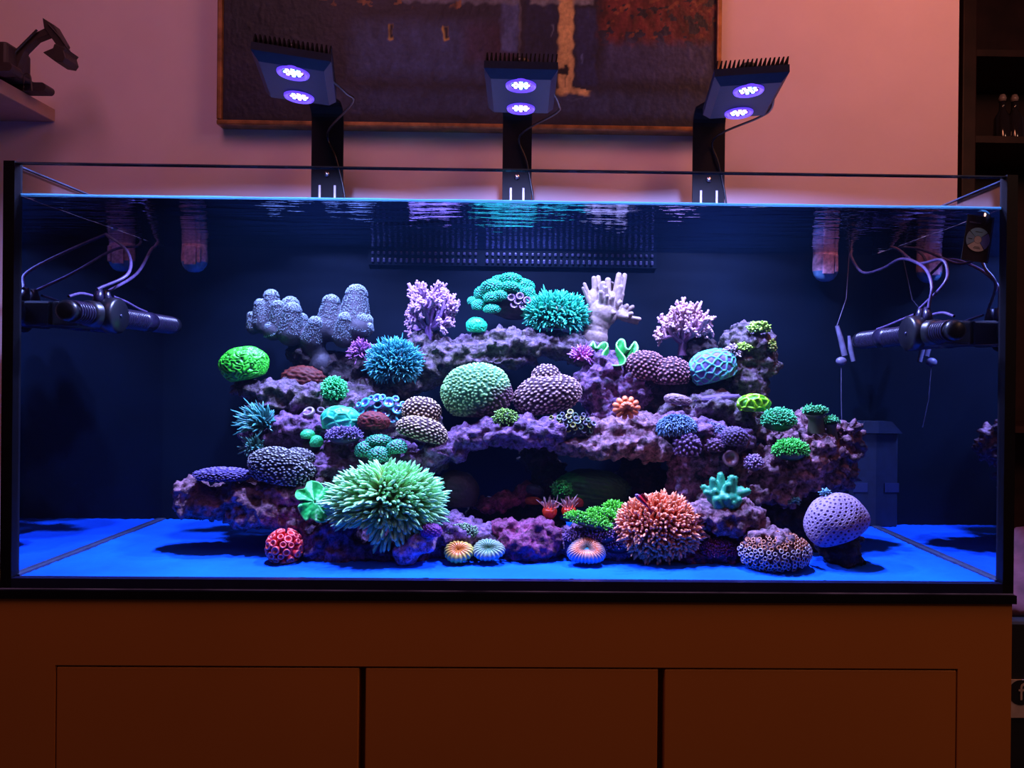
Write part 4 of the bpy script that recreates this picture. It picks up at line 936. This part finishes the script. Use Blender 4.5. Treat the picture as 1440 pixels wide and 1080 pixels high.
# yellow green polyp patches on the crusty boulder
for i, (x_, y_, rx, rz, n, lab) in enumerate(((1068, 462, 17, 10, 60, 'upper yellow green polyp patch on the crusty right boulder'), (1046, 489, 13, 7, 40, 'lower yellow green polyp patch on the crusty right boulder'), (1086, 488, 6, 12, 30, 'olive polyp patch on the right flank of the crusty boulder'))):
    puff(lab, 'coral', 'polyp_patch', x_, y_, .262, rx, rz, n*2, 4, 1.9, (50, 110, 40), (150, 205, 90) if i < 2 else (130, 140, 70), body=(30, 50, 30), curl=1.2)
puff('purple speckled polyp patch low on the crusty boulder', 'coral', 'polyp_patch', 1030, 497, .265, 15, 12, 110, 4, 1.8, (70, 60, 110), (170, 160, 210), body=(40, 30, 50), curl=1.1)

# ------------------------------------------------------------------ upper left shelf
cellhead('neon green brain coral at the upper left edge of the reef', 'stony coral', 'brain_coral', 343, 513, .26, 32, 26, 300, 'brain', (60, 252, 70), (0, 60, 16), depth=.11, sub=6, tilt=14, mat=M_coral, flat=.75, g=1.15)
cellhead('dim rust red crust coral between the neon brain coral and mint puff', 'stony coral', 'crust_coral', 426, 533, .30, 29, 19, 200, 'grain', (92, 34, 28), (40, 14, 14), depth=.22, sub=5)
puff('mint green puff coral on the upper left shelf', 'coral', 'puff_coral', 470, 547, .25, 19, 18, 330, 5, 1.3, (20, 120, 80), (80, 240, 180), body=(20, 80, 50), curl=.8, zmin=-.8)
puff('teal feathery anemone high on the left flank', 'anemone', 'feathery_anemone', 367, 596, .22, 22, 24, 150, 16, 1.5, (40, 90, 120), (70, 170, 200), body=(50, 50, 80), curl=.8, up=.2, parting=lambda D: np.array([-.9, 0, .2])+D*.2)
puff('lower teal feathery anemone on the left flank above the speckled coral', 'anemone', 'feathery_anemone', 357, 630, .21, 16, 15, 90, 11, 1.4, (50, 90, 120), (90, 180, 200), body=(50, 50, 80), curl=1.0)
t = thing('tube_sponge', 'grey ring mouthed tube sponge left of the turquoise dome coral', 'sponge', tuple(P(436, 578, .225)))
cup(t, 'sponge_tube', P(440, 588, .235), (-.25, -.75, .75), 8.5*S(.225), .020, (70, 60, 110), (150, 150, 190), (30, 26, 50)); cup(t, 'sponge_tube', P(450, 585, .24), (.3, -.6, .8), 6*S(.225), .016, (60, 50, 90), (100, 95, 140), (26, 22, 40))
cellhead('turquoise dome coral with ringed cells on the left middle slope', 'stony coral', 'ringed_dome_coral', 479, 591, .20, 27, 21, 42, 'cells', (80, 248, 230), (20, 185, 180), depth=.09, jit=1.8, sub=7, mat=M_coral)
cellhead('red maroon wrinkled coral between turquoise dome and dotted brown coral', 'stony coral', 'wrinkled_coral', 525, 594, .195, 22, 16, 120, 'brain', (104, 36, 48), (30, 10, 20), depth=.12, sub=5)
t = knobs('small mint twin lobed coral left of the turquoise dome', 'stony coral', 'twin_lobe_coral', 438, 617, .20, [(433, 612, 10, 8, 0), (445, 622, 9, 10, -.006)], (70, 250, 190), (20, 150, 110), n=140, body=[(438, 628, 12, 10, .01)])
# blue ring mushrooms
t = thing('ring_mushroom_colony', 'blue ring shaped mushroom corals in front of the sky blue tentacles', 'mushroom coral', tuple(P(535, 575, .22)))
cellhead(None, None, 'base', 535, 578, .235, 36, 17, 60, 'grain', (70, 60, 130), (40, 30, 80), parent=t, sub=4, single_name='base')
for i, (x_, y_, r_) in enumerate(((515, 567, 9), (531, 561, 8), (547, 567, 10), (524, 578, 10), (542, 582, 9), (558, 577, 9), (562, 588, 8), (510, 579, 7), (532, 571, 7), (552, 591, 7), (538, 560, 6), (566, 570, 6), (520, 589, 6), (550, 573, 6), (536, 591, 5), (506, 570, 5), (556, 562, 6), (571, 582, 5), (523, 561, 5), (529, 584, 5), (544, 592, 5))):
    cup(t, 'mushroom', P(x_, y_, .212), ((x_-538)/50, -1, .6), r_*.86*S(.21), .0045, (70, 100, 215), (60, 170, 240), (40, 50, 150), seg=16)
cellhead('upper lobe of dark brown coral with white dots left of the arch', 'stony coral', 'dotted_coral', 592, 579, .215, 27, 22, 260, 'dots', (245, 225, 225), (44, 22, 30), depth=.09, flat=.8)
cellhead('lower wider dark brown coral with white dots resting on the arch rock', 'stony coral', 'dotted_coral', 594, 606, .185, 36, 20, 330, 'dots', (245, 225, 225), (44, 22, 30), depth=.09, seed=4, tilt=-14)
cellhead('large round pale green dome coral in the middle of the reef', 'stony coral', 'dome_coral', 671, 552, .235, 49, 41, 950, 'bumps', (140, 222, 165), (56, 120, 96), depth=.06, sub=7, jit=.9, patch=((110, 80, 120), (.6, .1, -.7), .1, 3), flat=.8, seed=2)
cellhead('dark brown knobbed coral with pale dots right of the pale green dome', 'stony coral', 'dotted_coral', 770, 556, .245, 47, 30, 460, 'dots', (200, 175, 215), (48, 26, 50), depth=.08, tilt=12, flat=.8, seed=7)
cellhead('small knob of pale dots on top of the dark brown coral at reef centre', 'stony coral', 'dotted_coral', 768, 530, .25, 20, 18, 140, 'dots', (200, 175, 215), (48, 26, 50), depth=.09, seed=8)
puff('yellow green speckled polyp clump left on the arch crest', 'coral', 'polyp_clump', 711, 590, .19, 19, 16, 190, 3.5, 1.6, (30, 70, 30), (110, 170, 80), body=(20, 30, 20), curl=1.3)
t = thing('zoanthid_clump', 'dark dull green disc polyps on the arch left of the orange coral', 'coral', tuple(P(798, 598, .19)))
cellhead(None, None, 'base', 802, 602, .205, 34, 20, 60, 'grain', (40, 34, 60), (16, 14, 26), parent=t, sub=4, single_name='base')
for i in range(38):
    a_ = i*2.4; q = math.sqrt((i+.5)/38); x_, y_ = 802+q*33*math.cos(a_), 599+q*18*math.sin(a_)
    cup(t, 'polyp', P(x_, y_, .196-.012*(1-q)), (.6*q*math.cos(a_)+rnd.uniform(-.4, .4), -.8, .6+rnd.uniform(-.4, .4)), rnd.uniform(3.6, 5)*S(.19), .006, (30, 40, 50), ((120, 130, 60), (84, 90, 140), (70, 110, 110))[i % 3], (20, 24, 26), seg=10)
# orange star coral
c = P(880, 573, .205); t = thing('orange_star_coral', 'small orange star shaped fleshy coral above the brown slab', 'coral', tuple(c)); s_ = S(.205)
for i in range(17):
    a_ = i*2*math.pi/11+(.3 if i > 10 else 0); rr_ = 20 if i < 11 else 9
    e_ = c+np.array([math.cos(a_)*rr_*s_, -.004 if i < 11 else -.012, math.sin(a_)*rr_*s_*.82])
    pth = smooth_path([c+np.array([0, .006, 0]), c*.45+e_*.55+np.array([0, -.008, 0]), e_], 8)
    v, f = tube1(pth, np.interp(np.linspace(0, 1, len(pth)), [0, .5, .85, 1], [2.2, 3.7, 4.0, .3])*s_, 10)
    mk('lobe', v, f, M_coral, t, col=np.clip(np.tile(np.array(A((222, 124, 92)))*rnd.uniform(.8, 1.1), (len(v), 1)), 0, .95))
D, Fi_ = ico(3); mk('core', D*np.array([13, 8, 11])*s_+c, Fi_, M_coral, t, col=np.tile(np.array(A((214, 112, 84))), (len(D), 1)))
cellhead('flat lilac wrinkled crust coral left of the slab below the blue honeycomb', 'stony coral', 'crust_coral', 953, 563, .225, 19, 9, 160, 'brain', (150, 132, 182), (60, 46, 80), depth=.15, sub=5, tilt=-8)
cellhead('lilac felt like crust covering the top of the right slab rock', 'stony coral', 'crust_coral', 1008, 562, .235, 34, 8, 300, 'grain', (104, 90, 176), (60, 48, 110), depth=.12, sub=5, tilt=6)
puff('blue furry mat coral hanging over the right middle rock', 'coral', 'furry_coral', 952, 600, .185, 30, 20, 700, 6, 1.0, (40, 70, 140), (90, 140, 220), body=(40, 60, 120), curl=.4, up=-.4, droop=.8)
puff('slate blue furry mat on the rock right of the blue furry coral', 'coral', 'furry_coral', 1000, 606, .20, 24, 14, 400, 5, 1.0, (50, 60, 120), (100, 110, 200), body=(40, 50, 100), curl=.5, up=-.4, droop=.8)
cellhead('violet crusted knob with a dark hollow, right of centre', 'stony coral', 'knob_coral', 1033, 616, .18, 19, 17, 180, 'bumps', (110, 96, 190), (36, 24, 50), depth=.12, sub=5)
cellhead('purple bumpy encrusting coral on the column beside the cave', 'stony coral', 'bumpy_coral', 966, 628, .175, 19, 21, 120, 'bumps', (124, 100, 196), (46, 26, 66), depth=.2, sub=6, jit=1.0)
cellhead('mauve bumpy encrusting coral left of the grey green ring coral', 'stony coral', 'bumpy_coral', 1004, 628, .18, 15, 12, 80, 'bumps', (112, 84, 160), (46, 26, 60), depth=.2, sub=5, jit=1.0)
t = thing('ring_coral', 'grey mauve open ring coral above the turquoise fingered coral', 'coral', tuple(P(1026, 645, .175)))
cup(t, 'ring', P(1026, 645, .180), (-.1, -1, .15), 12*S(.175), .012, (60, 40, 70), (112, 90, 140), (110, 78, 120), seg=18)
puff('small pale dotted violet coral right of the grey mauve ring coral', 'coral', 'polyp_clump', 1060, 652, .165, 14, 14, 120, 3, 1.8, (70, 60, 140), (150, 130, 220), body=(60, 44, 80), curl=1.0)
# right group of green domes
cellhead('lime green dome coral with deep holes, right side', 'stony coral', 'lime_dome_coral', 1060, 569, .21, 21, 15, 30, 'cells', (140, 250, 20), (50, 140, 6), depth=.22, jit=.9, sub=7, mat=M_coral, g=1.1)
puff('sea green lattice dome coral below the lime dome', 'coral', 'lattice_dome_coral', 1095, 592, .195, 27, 20, 520, 3.5, 1.15, (30, 130, 100), (90, 235, 195), body=(20, 70, 60), curl=1.3, zmin=-.25)
puff('spring green lattice dome coral on the brownish right rock', 'coral', 'lattice_dome_coral', 1112, 634, .17, 28, 18, 520, 3.5, 1.2, (20, 120, 50), (80, 240, 120), body=(20, 70, 40), curl=1.3, zmin=-.3)
for (x_, y_, rx, rz, st_, lab) in ((1146, 579, 20, 9, 30, 'left green topped cup coral on the far right rock'), (1168, 593, 13, 8, 26, 'right green topped cup coral on the far right rock')):
    t = puff(lab, 'coral', 'cup_coral', x_, y_, .195, rx, rz, 240, 3.5, 1.1, (30, 110, 80), (90, 225, 180), body=(30, 70, 60), curl=1.2, zmin=-.1)
    v, f = tube1([P(x_, y_+2, .195), P(x_+1, y_+10, .197), P(x_+2, y_+st_-2, .20)], [rx*.72*S(.195), rx*.5*S(.195), rx*.62*S(.195)], 16)
    mk('stalk', v, f, M_skel, t, col=np.tile(np.array(A((70, 80, 78))), (len(v), 1)))

# ------------------------------------------------------------------ left middle and lower
D_sp = cellhead('dark dome coral sprinkled with white specks, left middle', 'stony coral', 'speckled_coral', 395, 658, .165, 45, 29, 760, 'dots', (170, 190, 240), (20, 20, 40), sub=7, depth=.08, jit=1.0, tilt=-8, flat=.7)
cellhead('small grey speckled knob right behind the dark speckled dome', 'stony coral', 'speckled_coral', 420, 645, .175, 22, 16, 260, 'dots', (160, 175, 230), (24, 24, 46), depth=.10, jit=1.0, sub=5)
cellhead('flat blue violet table coral at the far left ledge', 'stony coral', 'table_coral', 313, 668, .165, 38, 11, 420, 'bumps', (122, 118, 232), (50, 44, 130), depth=.14, jit=.9, ry=.035)
puff('violet lilac fuzzy mound right of the mint twin lobed coral', 'coral', 'fuzzy_mound_coral', 484, 614, .175, 28, 15, 420, 4.5, 1.2, (60, 50, 130), (130, 120, 225), body=(50, 40, 90), curl=1.0, zmin=-.15)
knobs('teal cluster of four grainy round heads left of the arch', 'stony coral', 'round_head_coral', 535, 632, .17, [(532, 620, 18, 9, .01), (513, 634, 14, 13, 0), (533, 641, 15, 13, -.012), (558, 630, 14, 12, -.004)], (50, 190, 170), (6, 46, 56), style='bumps', n=190, depth=.14, body=[(535, 640, 28, 14, .02)])
veil('emerald green leathery frilled coral tucked left of the mint anemone', 'frilled_coral',
     [(438, 676, .004), (449, 678, -.006), (456, 686, .004), (465, 688, -.004), (468, 695, .006), (462, 700, -.004), (468, 708, .004), (466, 718, -.006), (458, 722, .004), (462, 730, -.006), (455, 735, .0), (444, 733, -.008), (436, 728, .002), (430, 732, -.006), (422, 722, .004), (419, 712, -.006), (428, 706, .004), (430, 700, .006), (420, 703, -.008), (415, 697, -.004), (418, 689, .004), (428, 687, -.004), (432, 679, .0)],
     (443, 706, -.006), .130, (22, 165, 90), (100, 240, 160), closed=True)
# large mint anemone: tentacles fall away on both sides of a parting
def part_big(D):
    k = np.sign(D[:, 0]+.12)[:, None]; return np.concatenate([k*(.5+.25*np.abs(D[:, :1])), np.full((len(D), 1), -.3), np.full((len(D), 1), -.25)], 1)
t = puff('large mint green anemone with long tapering tentacles, front left', 'anemone', 'mint_anemone', 545, 706, .125, 75, 54, 1050, 26, 2.2, (165, 205, 150), (150, 248, 225), body=(150, 110, 60), ry=.05, curl=.38, up=.25, zmin=-.6, K=7, sides=6, parting=part_big, lenvar=.4, core_s=.9)
c = P(548, 745, .065); sB = S(.065)
v, f, cc = tentacle_set(P(556, 735, .105), np.array([30, 18, 26])*S(.105), 90, 17*sB, 3.0*sB, (140, 190, 150), (140, 245, 220), seed=91, curl=.5, up=-.9, droop=.5, K=6, sides=6, ymax=.1, zmin=-.9)
tag(mk('front_tentacles', v, f, M_gloss, t, col=cc), kind='stuff')
# salmon bubble anemone
puff('salmon orange anemone with stubby bulbed tentacles, front right of centre', 'anemone', 'salmon_anemone', 926, 742, .122, 63, 48, 1050, 14, 1.75, (205, 92, 84), (245, 168, 158), body=(130, 50, 50), ry=.045, curl=.75, up=.1, zmin=-.95, bulb=1.35, K=6, sides=6, tipfrac=.9)
t = thing('small_fish', 'small slim crimson fish with purple head on the salmon anemone', 'fish', tuple(P(905, 706, .072))); fd = .072
pth = smooth_path([P(893, 695, fd), P(898, 699, fd-.001), (P(906, 707, fd-.002)), P(914, 716, fd)], 18); n = len(pth)
rr_ = np.interp(np.linspace(0, 1, n), [0, .12, .35, .7, .93, 1], [.2, 2.6, 3.6, 2.4, 1.1, .3])*S(fd)
v, f = tube1(pth, rr_, 12); kk = np.repeat(np.linspace(0, 1, n), 12)
mk('body', v, f, M_gloss, t, col=mixc(A((90, 60, 150)), A((190, 30, 60)), np.clip((kk-.2)*5, 0, 1)))
v = [P(912, 714, fd), P(920, 718, fd), P(917, 722, fd-.001), P(915, 725, fd)]; v = v+[q+np.array([0, .0008, 0]) for q in v]
mk('tail_fin', v, [(0, 1, 2, 3), (7, 6, 5, 4), (0, 4, 5, 1), (1, 5, 6, 2), (2, 6, 7, 3), (3, 7, 4, 0)], M_gloss, t, col=np.tile(np.array(A((170, 40, 70))), (8, 1)), smooth=False)
v = [P(899, 697, fd), P(909, 706, fd), P(912, 704, fd), P(904, 694, fd)]; v = v+[q+np.array([0, .0008, 0]) for q in v]
mk('back_fin', v, [(0, 1, 2, 3), (7, 6, 5, 4), (0, 4, 5, 1), (1, 5, 6, 2), (2, 6, 7, 3), (3, 7, 4, 0)], M_gloss, t, col=np.tile(np.array(A((150, 60, 110))), (8, 1)), smooth=False)
for e_ in (-1, 1):
    D, Fi_ = ico(2); mk('eye', D*.0012+P(896, 697, fd)+np.array([0, e_*.0022-.001, .0008]), Fi_, M_black, t)
# pink tube polyps cluster
t = thing('pink_polyp_cluster', 'round coral red cluster of ring mouthed polyps on the sand', 'coral', tuple(P(400, 770, .11))); c = P(400, 769, .112); s_ = S(.085)
D, Fi_ = ico(4); mk('core', D*np.array([20, 19, 19])*s_+c, Fi_, M_coral, t, col=np.tile(np.array(A((180, 40, 60))), (len(D), 1)))
for i, d in enumerate(fib(62, .5, 3)):
    if d[1] > .45 or d[2] < -.85: continue
    cup(t, 'polyp', c+d*np.array([17, 17, 17])*s_, d, rnd.uniform(4.2, 6.2)*s_, 9.5*s_, (214, 52, 80), (250, 110, 130), (206, 66, 96), seg=14)
donut('orange and green striped open brain coral, left of the pair on the sand', 645, 776, .100, 22, 14, [(150, 170, 100), (190, 100, 60), (200, 80, 50), (225, 215, 130)], seed=1)
donut('teal and grey striped open brain coral, right of the pair on the sand', 687, 773, .104, 24, 13.5, [(130, 150, 170), (60, 120, 110), (10, 90, 90), (150, 190, 200)], seed=2, ribs=44)
donut('open brain coral with orange rim and blue centre standing alone on the sand', 825, 774, .102, 27, 17, [(50, 130, 200), (236, 150, 120), (10, 120, 175), (200, 150, 160)], seed=4, ribs=60, bean=1)
# two red tube anemones in the cave mouth
for (x_, y_, lab) in ((773, 720, 'left of the two red tube anemones at the cave mouth'), (800, 719, 'right of the two red tube anemones at the cave mouth')):
    c = P(x_, y_, .185); s_ = S(.185); t = thing('tube_anemone', lab, 'anemone', tuple(c))
    V, F = lathe([(.2, -9), (7, -8), (10, -2), (10.5, 2), (9, 6), (7.5, 8), (5, 7), (0, 5)], 20); V = V*s_
    mk('column', xf(V, Matrix.Translation(c) @ Matrix.Rotation(R(25), 4, 'X')), F, M_gloss, t, col=np.tile(np.array(A((226, 66, 44))), (len(V), 1)))
    v, f, cc = tentacle_set(c+np.array([0, -.003, 6*s_]), np.array([8, 8, 3])*s_, 42, 12*s_, .8*s_, (190, 120, 140), (170, 160, 215), seed=int(x_), up=.7, curl=.7, zmin=-.1, ymax=2)
    tag(mk('tentacles', v, f, M_gloss, t, col=cc), kind='stuff')
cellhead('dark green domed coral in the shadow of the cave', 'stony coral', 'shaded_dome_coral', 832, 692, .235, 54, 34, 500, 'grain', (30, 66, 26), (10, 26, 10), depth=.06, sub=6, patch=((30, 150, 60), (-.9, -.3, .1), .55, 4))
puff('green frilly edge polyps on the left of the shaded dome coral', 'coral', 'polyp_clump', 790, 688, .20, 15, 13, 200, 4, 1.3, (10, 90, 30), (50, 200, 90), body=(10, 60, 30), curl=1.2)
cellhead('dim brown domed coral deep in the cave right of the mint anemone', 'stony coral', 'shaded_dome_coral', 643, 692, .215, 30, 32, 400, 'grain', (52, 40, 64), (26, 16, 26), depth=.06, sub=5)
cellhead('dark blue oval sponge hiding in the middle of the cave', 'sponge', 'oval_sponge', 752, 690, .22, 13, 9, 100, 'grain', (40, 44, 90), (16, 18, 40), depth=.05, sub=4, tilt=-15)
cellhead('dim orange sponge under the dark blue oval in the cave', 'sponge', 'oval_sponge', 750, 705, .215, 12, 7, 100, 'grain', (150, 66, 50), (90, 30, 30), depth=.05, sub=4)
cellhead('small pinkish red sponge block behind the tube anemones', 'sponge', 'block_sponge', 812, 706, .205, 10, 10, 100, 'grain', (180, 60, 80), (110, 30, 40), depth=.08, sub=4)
# green mat
def mat_polyps(label, name, regions, y, n, c1, c2, ln=4.5, rad=1.2, seed=0, cat='coral', body=(20, 50, 30)):
    t = thing(name, label, cat, tuple(P(regions[0][0], regions[0][1], y)))
    for i, (x_, y_, rx, rz, dy, ang) in enumerate(regions):
        c = P(x_, y_, y+dy); s = S(y); r = np.array([rx, max(rz, rx*.5), rz])*s
        D, F = ico(4); V = D*r*.9; a = R(ang); rot = np.array([[math.cos(a), 0, -math.sin(a)], [0, 1, 0], [math.sin(a), 0, math.cos(a)]])
        mk('crust', V@rot+c, F, M_coral, t, col=np.tile(np.array(A(body)), (len(V), 1)))
        v, f, cc = tentacle_set(np.zeros(3), r, n, ln*s, rad*s, c1, c2, seed=seed+i, curl=1.1, zmin=-.2, ymax=.5)
        tag(mk('tentacles', v@rot+c, f, M_gloss, t, col=cc), kind='stuff')
    return t
mat_polyps('bright green polyp mat sloping over the rock left of the salmon anemone', 'green_polyp_mat', [(828, 734, 34, 9, -.02, 14), (852, 726, 28, 8, .0, 10), (868, 716, 18, 7, .02, 16)], .145, 330, (20, 120, 30), (90, 225, 70))
mat_polyps('purple polyp mat covering the rock face below the green mat', 'purple_polyp_mat', [(850, 752, 42, 16, 0, -8), (872, 765, 26, 16, -.005, -10), (812, 758, 20, 14, .0, 10)], .132, 420, (50, 30, 90), (140, 104, 200), ln=3.2, body=(34, 20, 50))
mat_polyps('magenta pink polyp carpet low on the right front', 'magenta_polyp_mat', [(1010, 776, 28, 17, 0, 0)], .12, 420, (110, 30, 90), (175, 70, 150), ln=3, body=(80, 24, 70))
puff('pale green tuft with dots on the small lilac rock', 'coral', 'polyp_clump', 650, 748, .125, 24, 12, 160, 3, 1.5, (60, 90, 90), (120, 170, 150), body=(50, 44, 60), curl=1.2)
cellhead('orchid purple crust patch on top of the smooth violet stone', 'stony coral', 'crust_coral', 606, 747, .085, 15, 12, 160, 'bumps', (140, 70, 200), (84, 40, 130), depth=.1, sub=5)
# turquoise fingered coral
FT = [(1013, 664, 1014, 688, 4.6, .006), (1001, 671, 1006, 690, 4.6, -.002), (1030, 668, 1026, 690, 5, -.002), (1035, 669, 1030, 690, 3.6, .008), (986, 683, 1002, 694, 4.4, .0), (989, 692, 1002, 696, 4.4, -.006), (1024, 679, 1020, 694, 4, -.012), (1004, 688, 1010, 698, 4.4, -.012),
      (1056, 690, 1034, 696, 4.6, .0), (1046, 686, 1030, 692, 4, .006), (1005, 700, 1012, 710, 5, -.018), (1024, 698, 1022, 710, 4.4, -.020), (1043, 701, 1032, 708, 4.6, -.014), (1033, 706, 1028, 711, 4.4, -.02), (994, 700, 1004, 704, 4, -.004)]
FT = [(a_, b_, c_, d_, e_*1.22, f_) for a_, b_, c_, d_, e_, f_ in FT]
FG = 0
lobed('turquoise stubby fingered leather coral on the front right rock', 'fingered_leather_coral', .115, [(1018, 706, 15)], FT, (24, 150, 136), (110, 220, 190), plate=[(1018, 700, 22, 12, 0, .02)], vox=.0015, npoly=60, psize=.0006)
# ringed zoanthids
t = thing('zoanthid_colony', 'grey violet ring shaped polyps crowding the round front right boulder', 'coral', tuple(P(1088, 772, .06)))
k_ = 0
for i, d in enumerate(fib(330, .5, 8)):
    if d[1] > -.05 or d[2] < -.75: continue
    base = P(1088, 775, .088)+d*np.array([48, 40, 25])*S(.088)
    if base[2] < ZS+.002: continue
    br_ = d[2] > .35
    cup(t, 'polyp', base, d+np.array([0, -.2, .2]), rnd.uniform(3.0, 3.9)*S(.08), 4.5*S(.08), (90, 60, 70) if br_ else (80, 72, 120), (168, 108, 96) if br_ else (176, 170, 220), (60, 36, 50), seg=9); k_ += 1
cellhead('large lilac honeycomb dome coral at the front right end', 'stony coral', 'honeycomb_coral', 1175, 733, .105, 45, 38, 400, 'holes', (156, 144, 232), (60, 44, 130), depth=.035, sub=7, jit=.25, tilt=22, flat=.62, seed=12)
puff('tiny cyan tuft on top of the lilac honeycomb dome', 'coral', 'small_tuft', 1160, 694, .11, 8, 5, 50, 5, 1.3, (60, 110, 200), (110, 180, 240), body=(50, 80, 150), curl=1)
puff('tiny teal tuft in the shade under the right rock mass', 'coral', 'small_tuft', 1118, 706, .17, 8, 6, 40, 5, 1.3, (40, 80, 110), (70, 130, 160), body=(40, 60, 90), curl=1)

# ------------------------------------------------------------------ things right of the tank
M_wood = plain('very_dark_wood', (.05, .018, .016), .5, noise=.3, scale=12)
dc = thing('display_cabinet', 'almost black display cabinet in the dark room on the right', 'cabinet', tuple(P(1400, 300, 1.5)[:2])+(-.9,))
xa = P(1352, 300, 1.5)[0]; xb = xa+.62
box('side_post', xa, xa+.05, 1.5, 1.55, -.9, 1.9, M_wood, dc, bevel=.004); box('side_post', xb-.05, xb, 1.5, 1.55, -.9, 1.9, M_wood, dc, bevel=.004); box('back_board', xa, xb, 1.87, 1.9, -.9, 1.9, M_wood, dc)
for z_ in (-.4, .15, P(1400, 206, 1.6)[2], 1.5): box('shelf', xa+.05, xb-.05, 1.52, 1.87, z_-.012, z_+.012, M_wood, dc)
zs2 = P(1400, 206, 1.6)[2]+.013
for (x_, lab) in ((1409, 'left of the two dark glass decanters on the display shelf'), (1426, 'right of the two dark glass decanters on the display shelf')):
    c = P(x_, 206, 1.6); t = thing('decanter', lab, 'decanter', (c[0], 1.6, zs2))
    V, F = lathe([(0, 0), (.028, 0), (.03, .01), (.028, .09), (.012, .12), (.011, .15), (.014, .152)], 18)
    mk('body', V+np.array([c[0], 1.6, zs2]), F, plain('dark_cut_glass', (.03, .02, .025), .08, spec=.9), t)
    V, F = lathe([(0, .152), (.010, .152), (.014, .165), (.009, .178), (0, .182)], 12); mk('stopper', V+np.array([c[0], 1.6, zs2]), F, plain('pale_cut_glass', (.5, .4, .4), .1, spec=.9), t)
yr = .18
M_cloth = plain('dusky_pink_cloth', (.11, .035, .05), .9, noise=.4, scale=30, bump=.5)
M_box = plain('black_speaker_shell', (.012, .012, .016), .5)
xr0 = W_+.016
sp_ = thing('side_table', 'narrow dark side table squeezed right beside the tank cabinet', 'table', (xr0+.16, .3, -.9))
tz = P(1432, 868, .1)[2]
box('table_top', xr0, xr0+.34, .08, .5, tz-.66, tz-.64, M_wood, sp_, bevel=.003)
for (x_, y_) in ((xr0+.02, .10), (xr0+.30, .10), (xr0+.02, .46), (xr0+.30, .46)): box('leg', x_, x_+.02, y_, y_+.02, -.9, tz-.66, M_wood, sp_)
zt2 = tz-.64; zsp = P(1432, 873, .1)[2]; zsig0 = P(1432, 1008, .1)[2]; zsig1 = P(1432, 955, .1)[2]
o = thing('speaker_box', 'black box with a white round emblem sign beside the tank cabinet', 'speaker', (xr0+.15, .25, zt2))
box('shell', xr0+.001, xr0+.30, .10, .42, zt2, zsp, M_box, o, bevel=.006)
M_white = plain('off_white_sign', (.55, .45, .42), .6)
box('sign', xr0+.0015, xr0+.10, .0965, .0995, zsig0, zsig1, M_white, o)
V = [(0, 0, 0)]+[(.021*math.cos(k), 0, .021*math.sin(k)) for k in np.linspace(0, 2*math.pi, 28, endpoint=False)]
cs = P(1431, 974, .096)+np.array([.006, 0, 0]); mk('emblem_disc', np.array(V)+cs, [(0, i+1, (i+1) % 28+1) for i in range(28)], M_box, o, smooth=False)
fc = bpy.data.curves.new('letter', 'FONT'); fc.body = 'f'; fc.size = .040; fc.extrude = .0004; fc.align_x = 'CENTER'; fc.align_y = 'CENTER'; fc.materials.append(M_white)
_t = bpy.data.objects.new('letter_source', fc); COL.objects.link(_t); _me = bpy.data.meshes.new_from_object(_t); bpy.data.objects.remove(_t)
fo = bpy.data.objects.new('letter', _me); COL.objects.link(fo); fo.parent = o; fo.rotation_euler = (math.pi/2, 0, 0); fo.location = tuple(cs+np.array([0, -.0008, 0])-np.array(PL(o)))
nx, nz = 26, 26
U, Vv = np.meshgrid(np.linspace(0, 1, nx), np.linspace(0, 1, nz), indexing='ij'); zc0 = zsp; U = U.ravel(); Vv = Vv.ravel()
top = np.stack([xr0+.004+U*.30, .12+Vv*.28, zc0+.012+.05*np.abs(sn(np.stack([U*2, Vv*2, U*0], 1), 2, 3, 3))+.09*np.sin(math.pi*np.clip(U, .02, 1))*np.sin(math.pi*Vv)], 1)
bot = top.copy(); bot[:, 2] = zc0+.001; g_ = np.arange(nx*nz).reshape(nx, nz); n = nx*nz
F = [tuple(int(v) for v in q) for q in np.stack([g_[:-1, :-1], g_[1:, :-1], g_[1:, 1:], g_[:-1, 1:]], -1).reshape(-1, 4)]; F2_ = [tuple(v+n for v in q[::-1]) for q in F]
rim = list(g_[:, 0])+list(g_[-1, 1:])+list(g_[-2::-1, -1])+list(g_[0, -2:0:-1]); F3 = [(int(rim[i]), int(rim[i]+n), int(rim[(i+1) % len(rim)]+n), int(rim[(i+1) % len(rim)])) for i in range(len(rim))]
o = mk('folded_blanket', np.concatenate([top, bot]), F+F2_+F3, M_cloth, loc=(xr0+.15, .26, zc0)); tag(o, 'crumpled dusky pink blanket on the black box beside the tank', 'blanket')
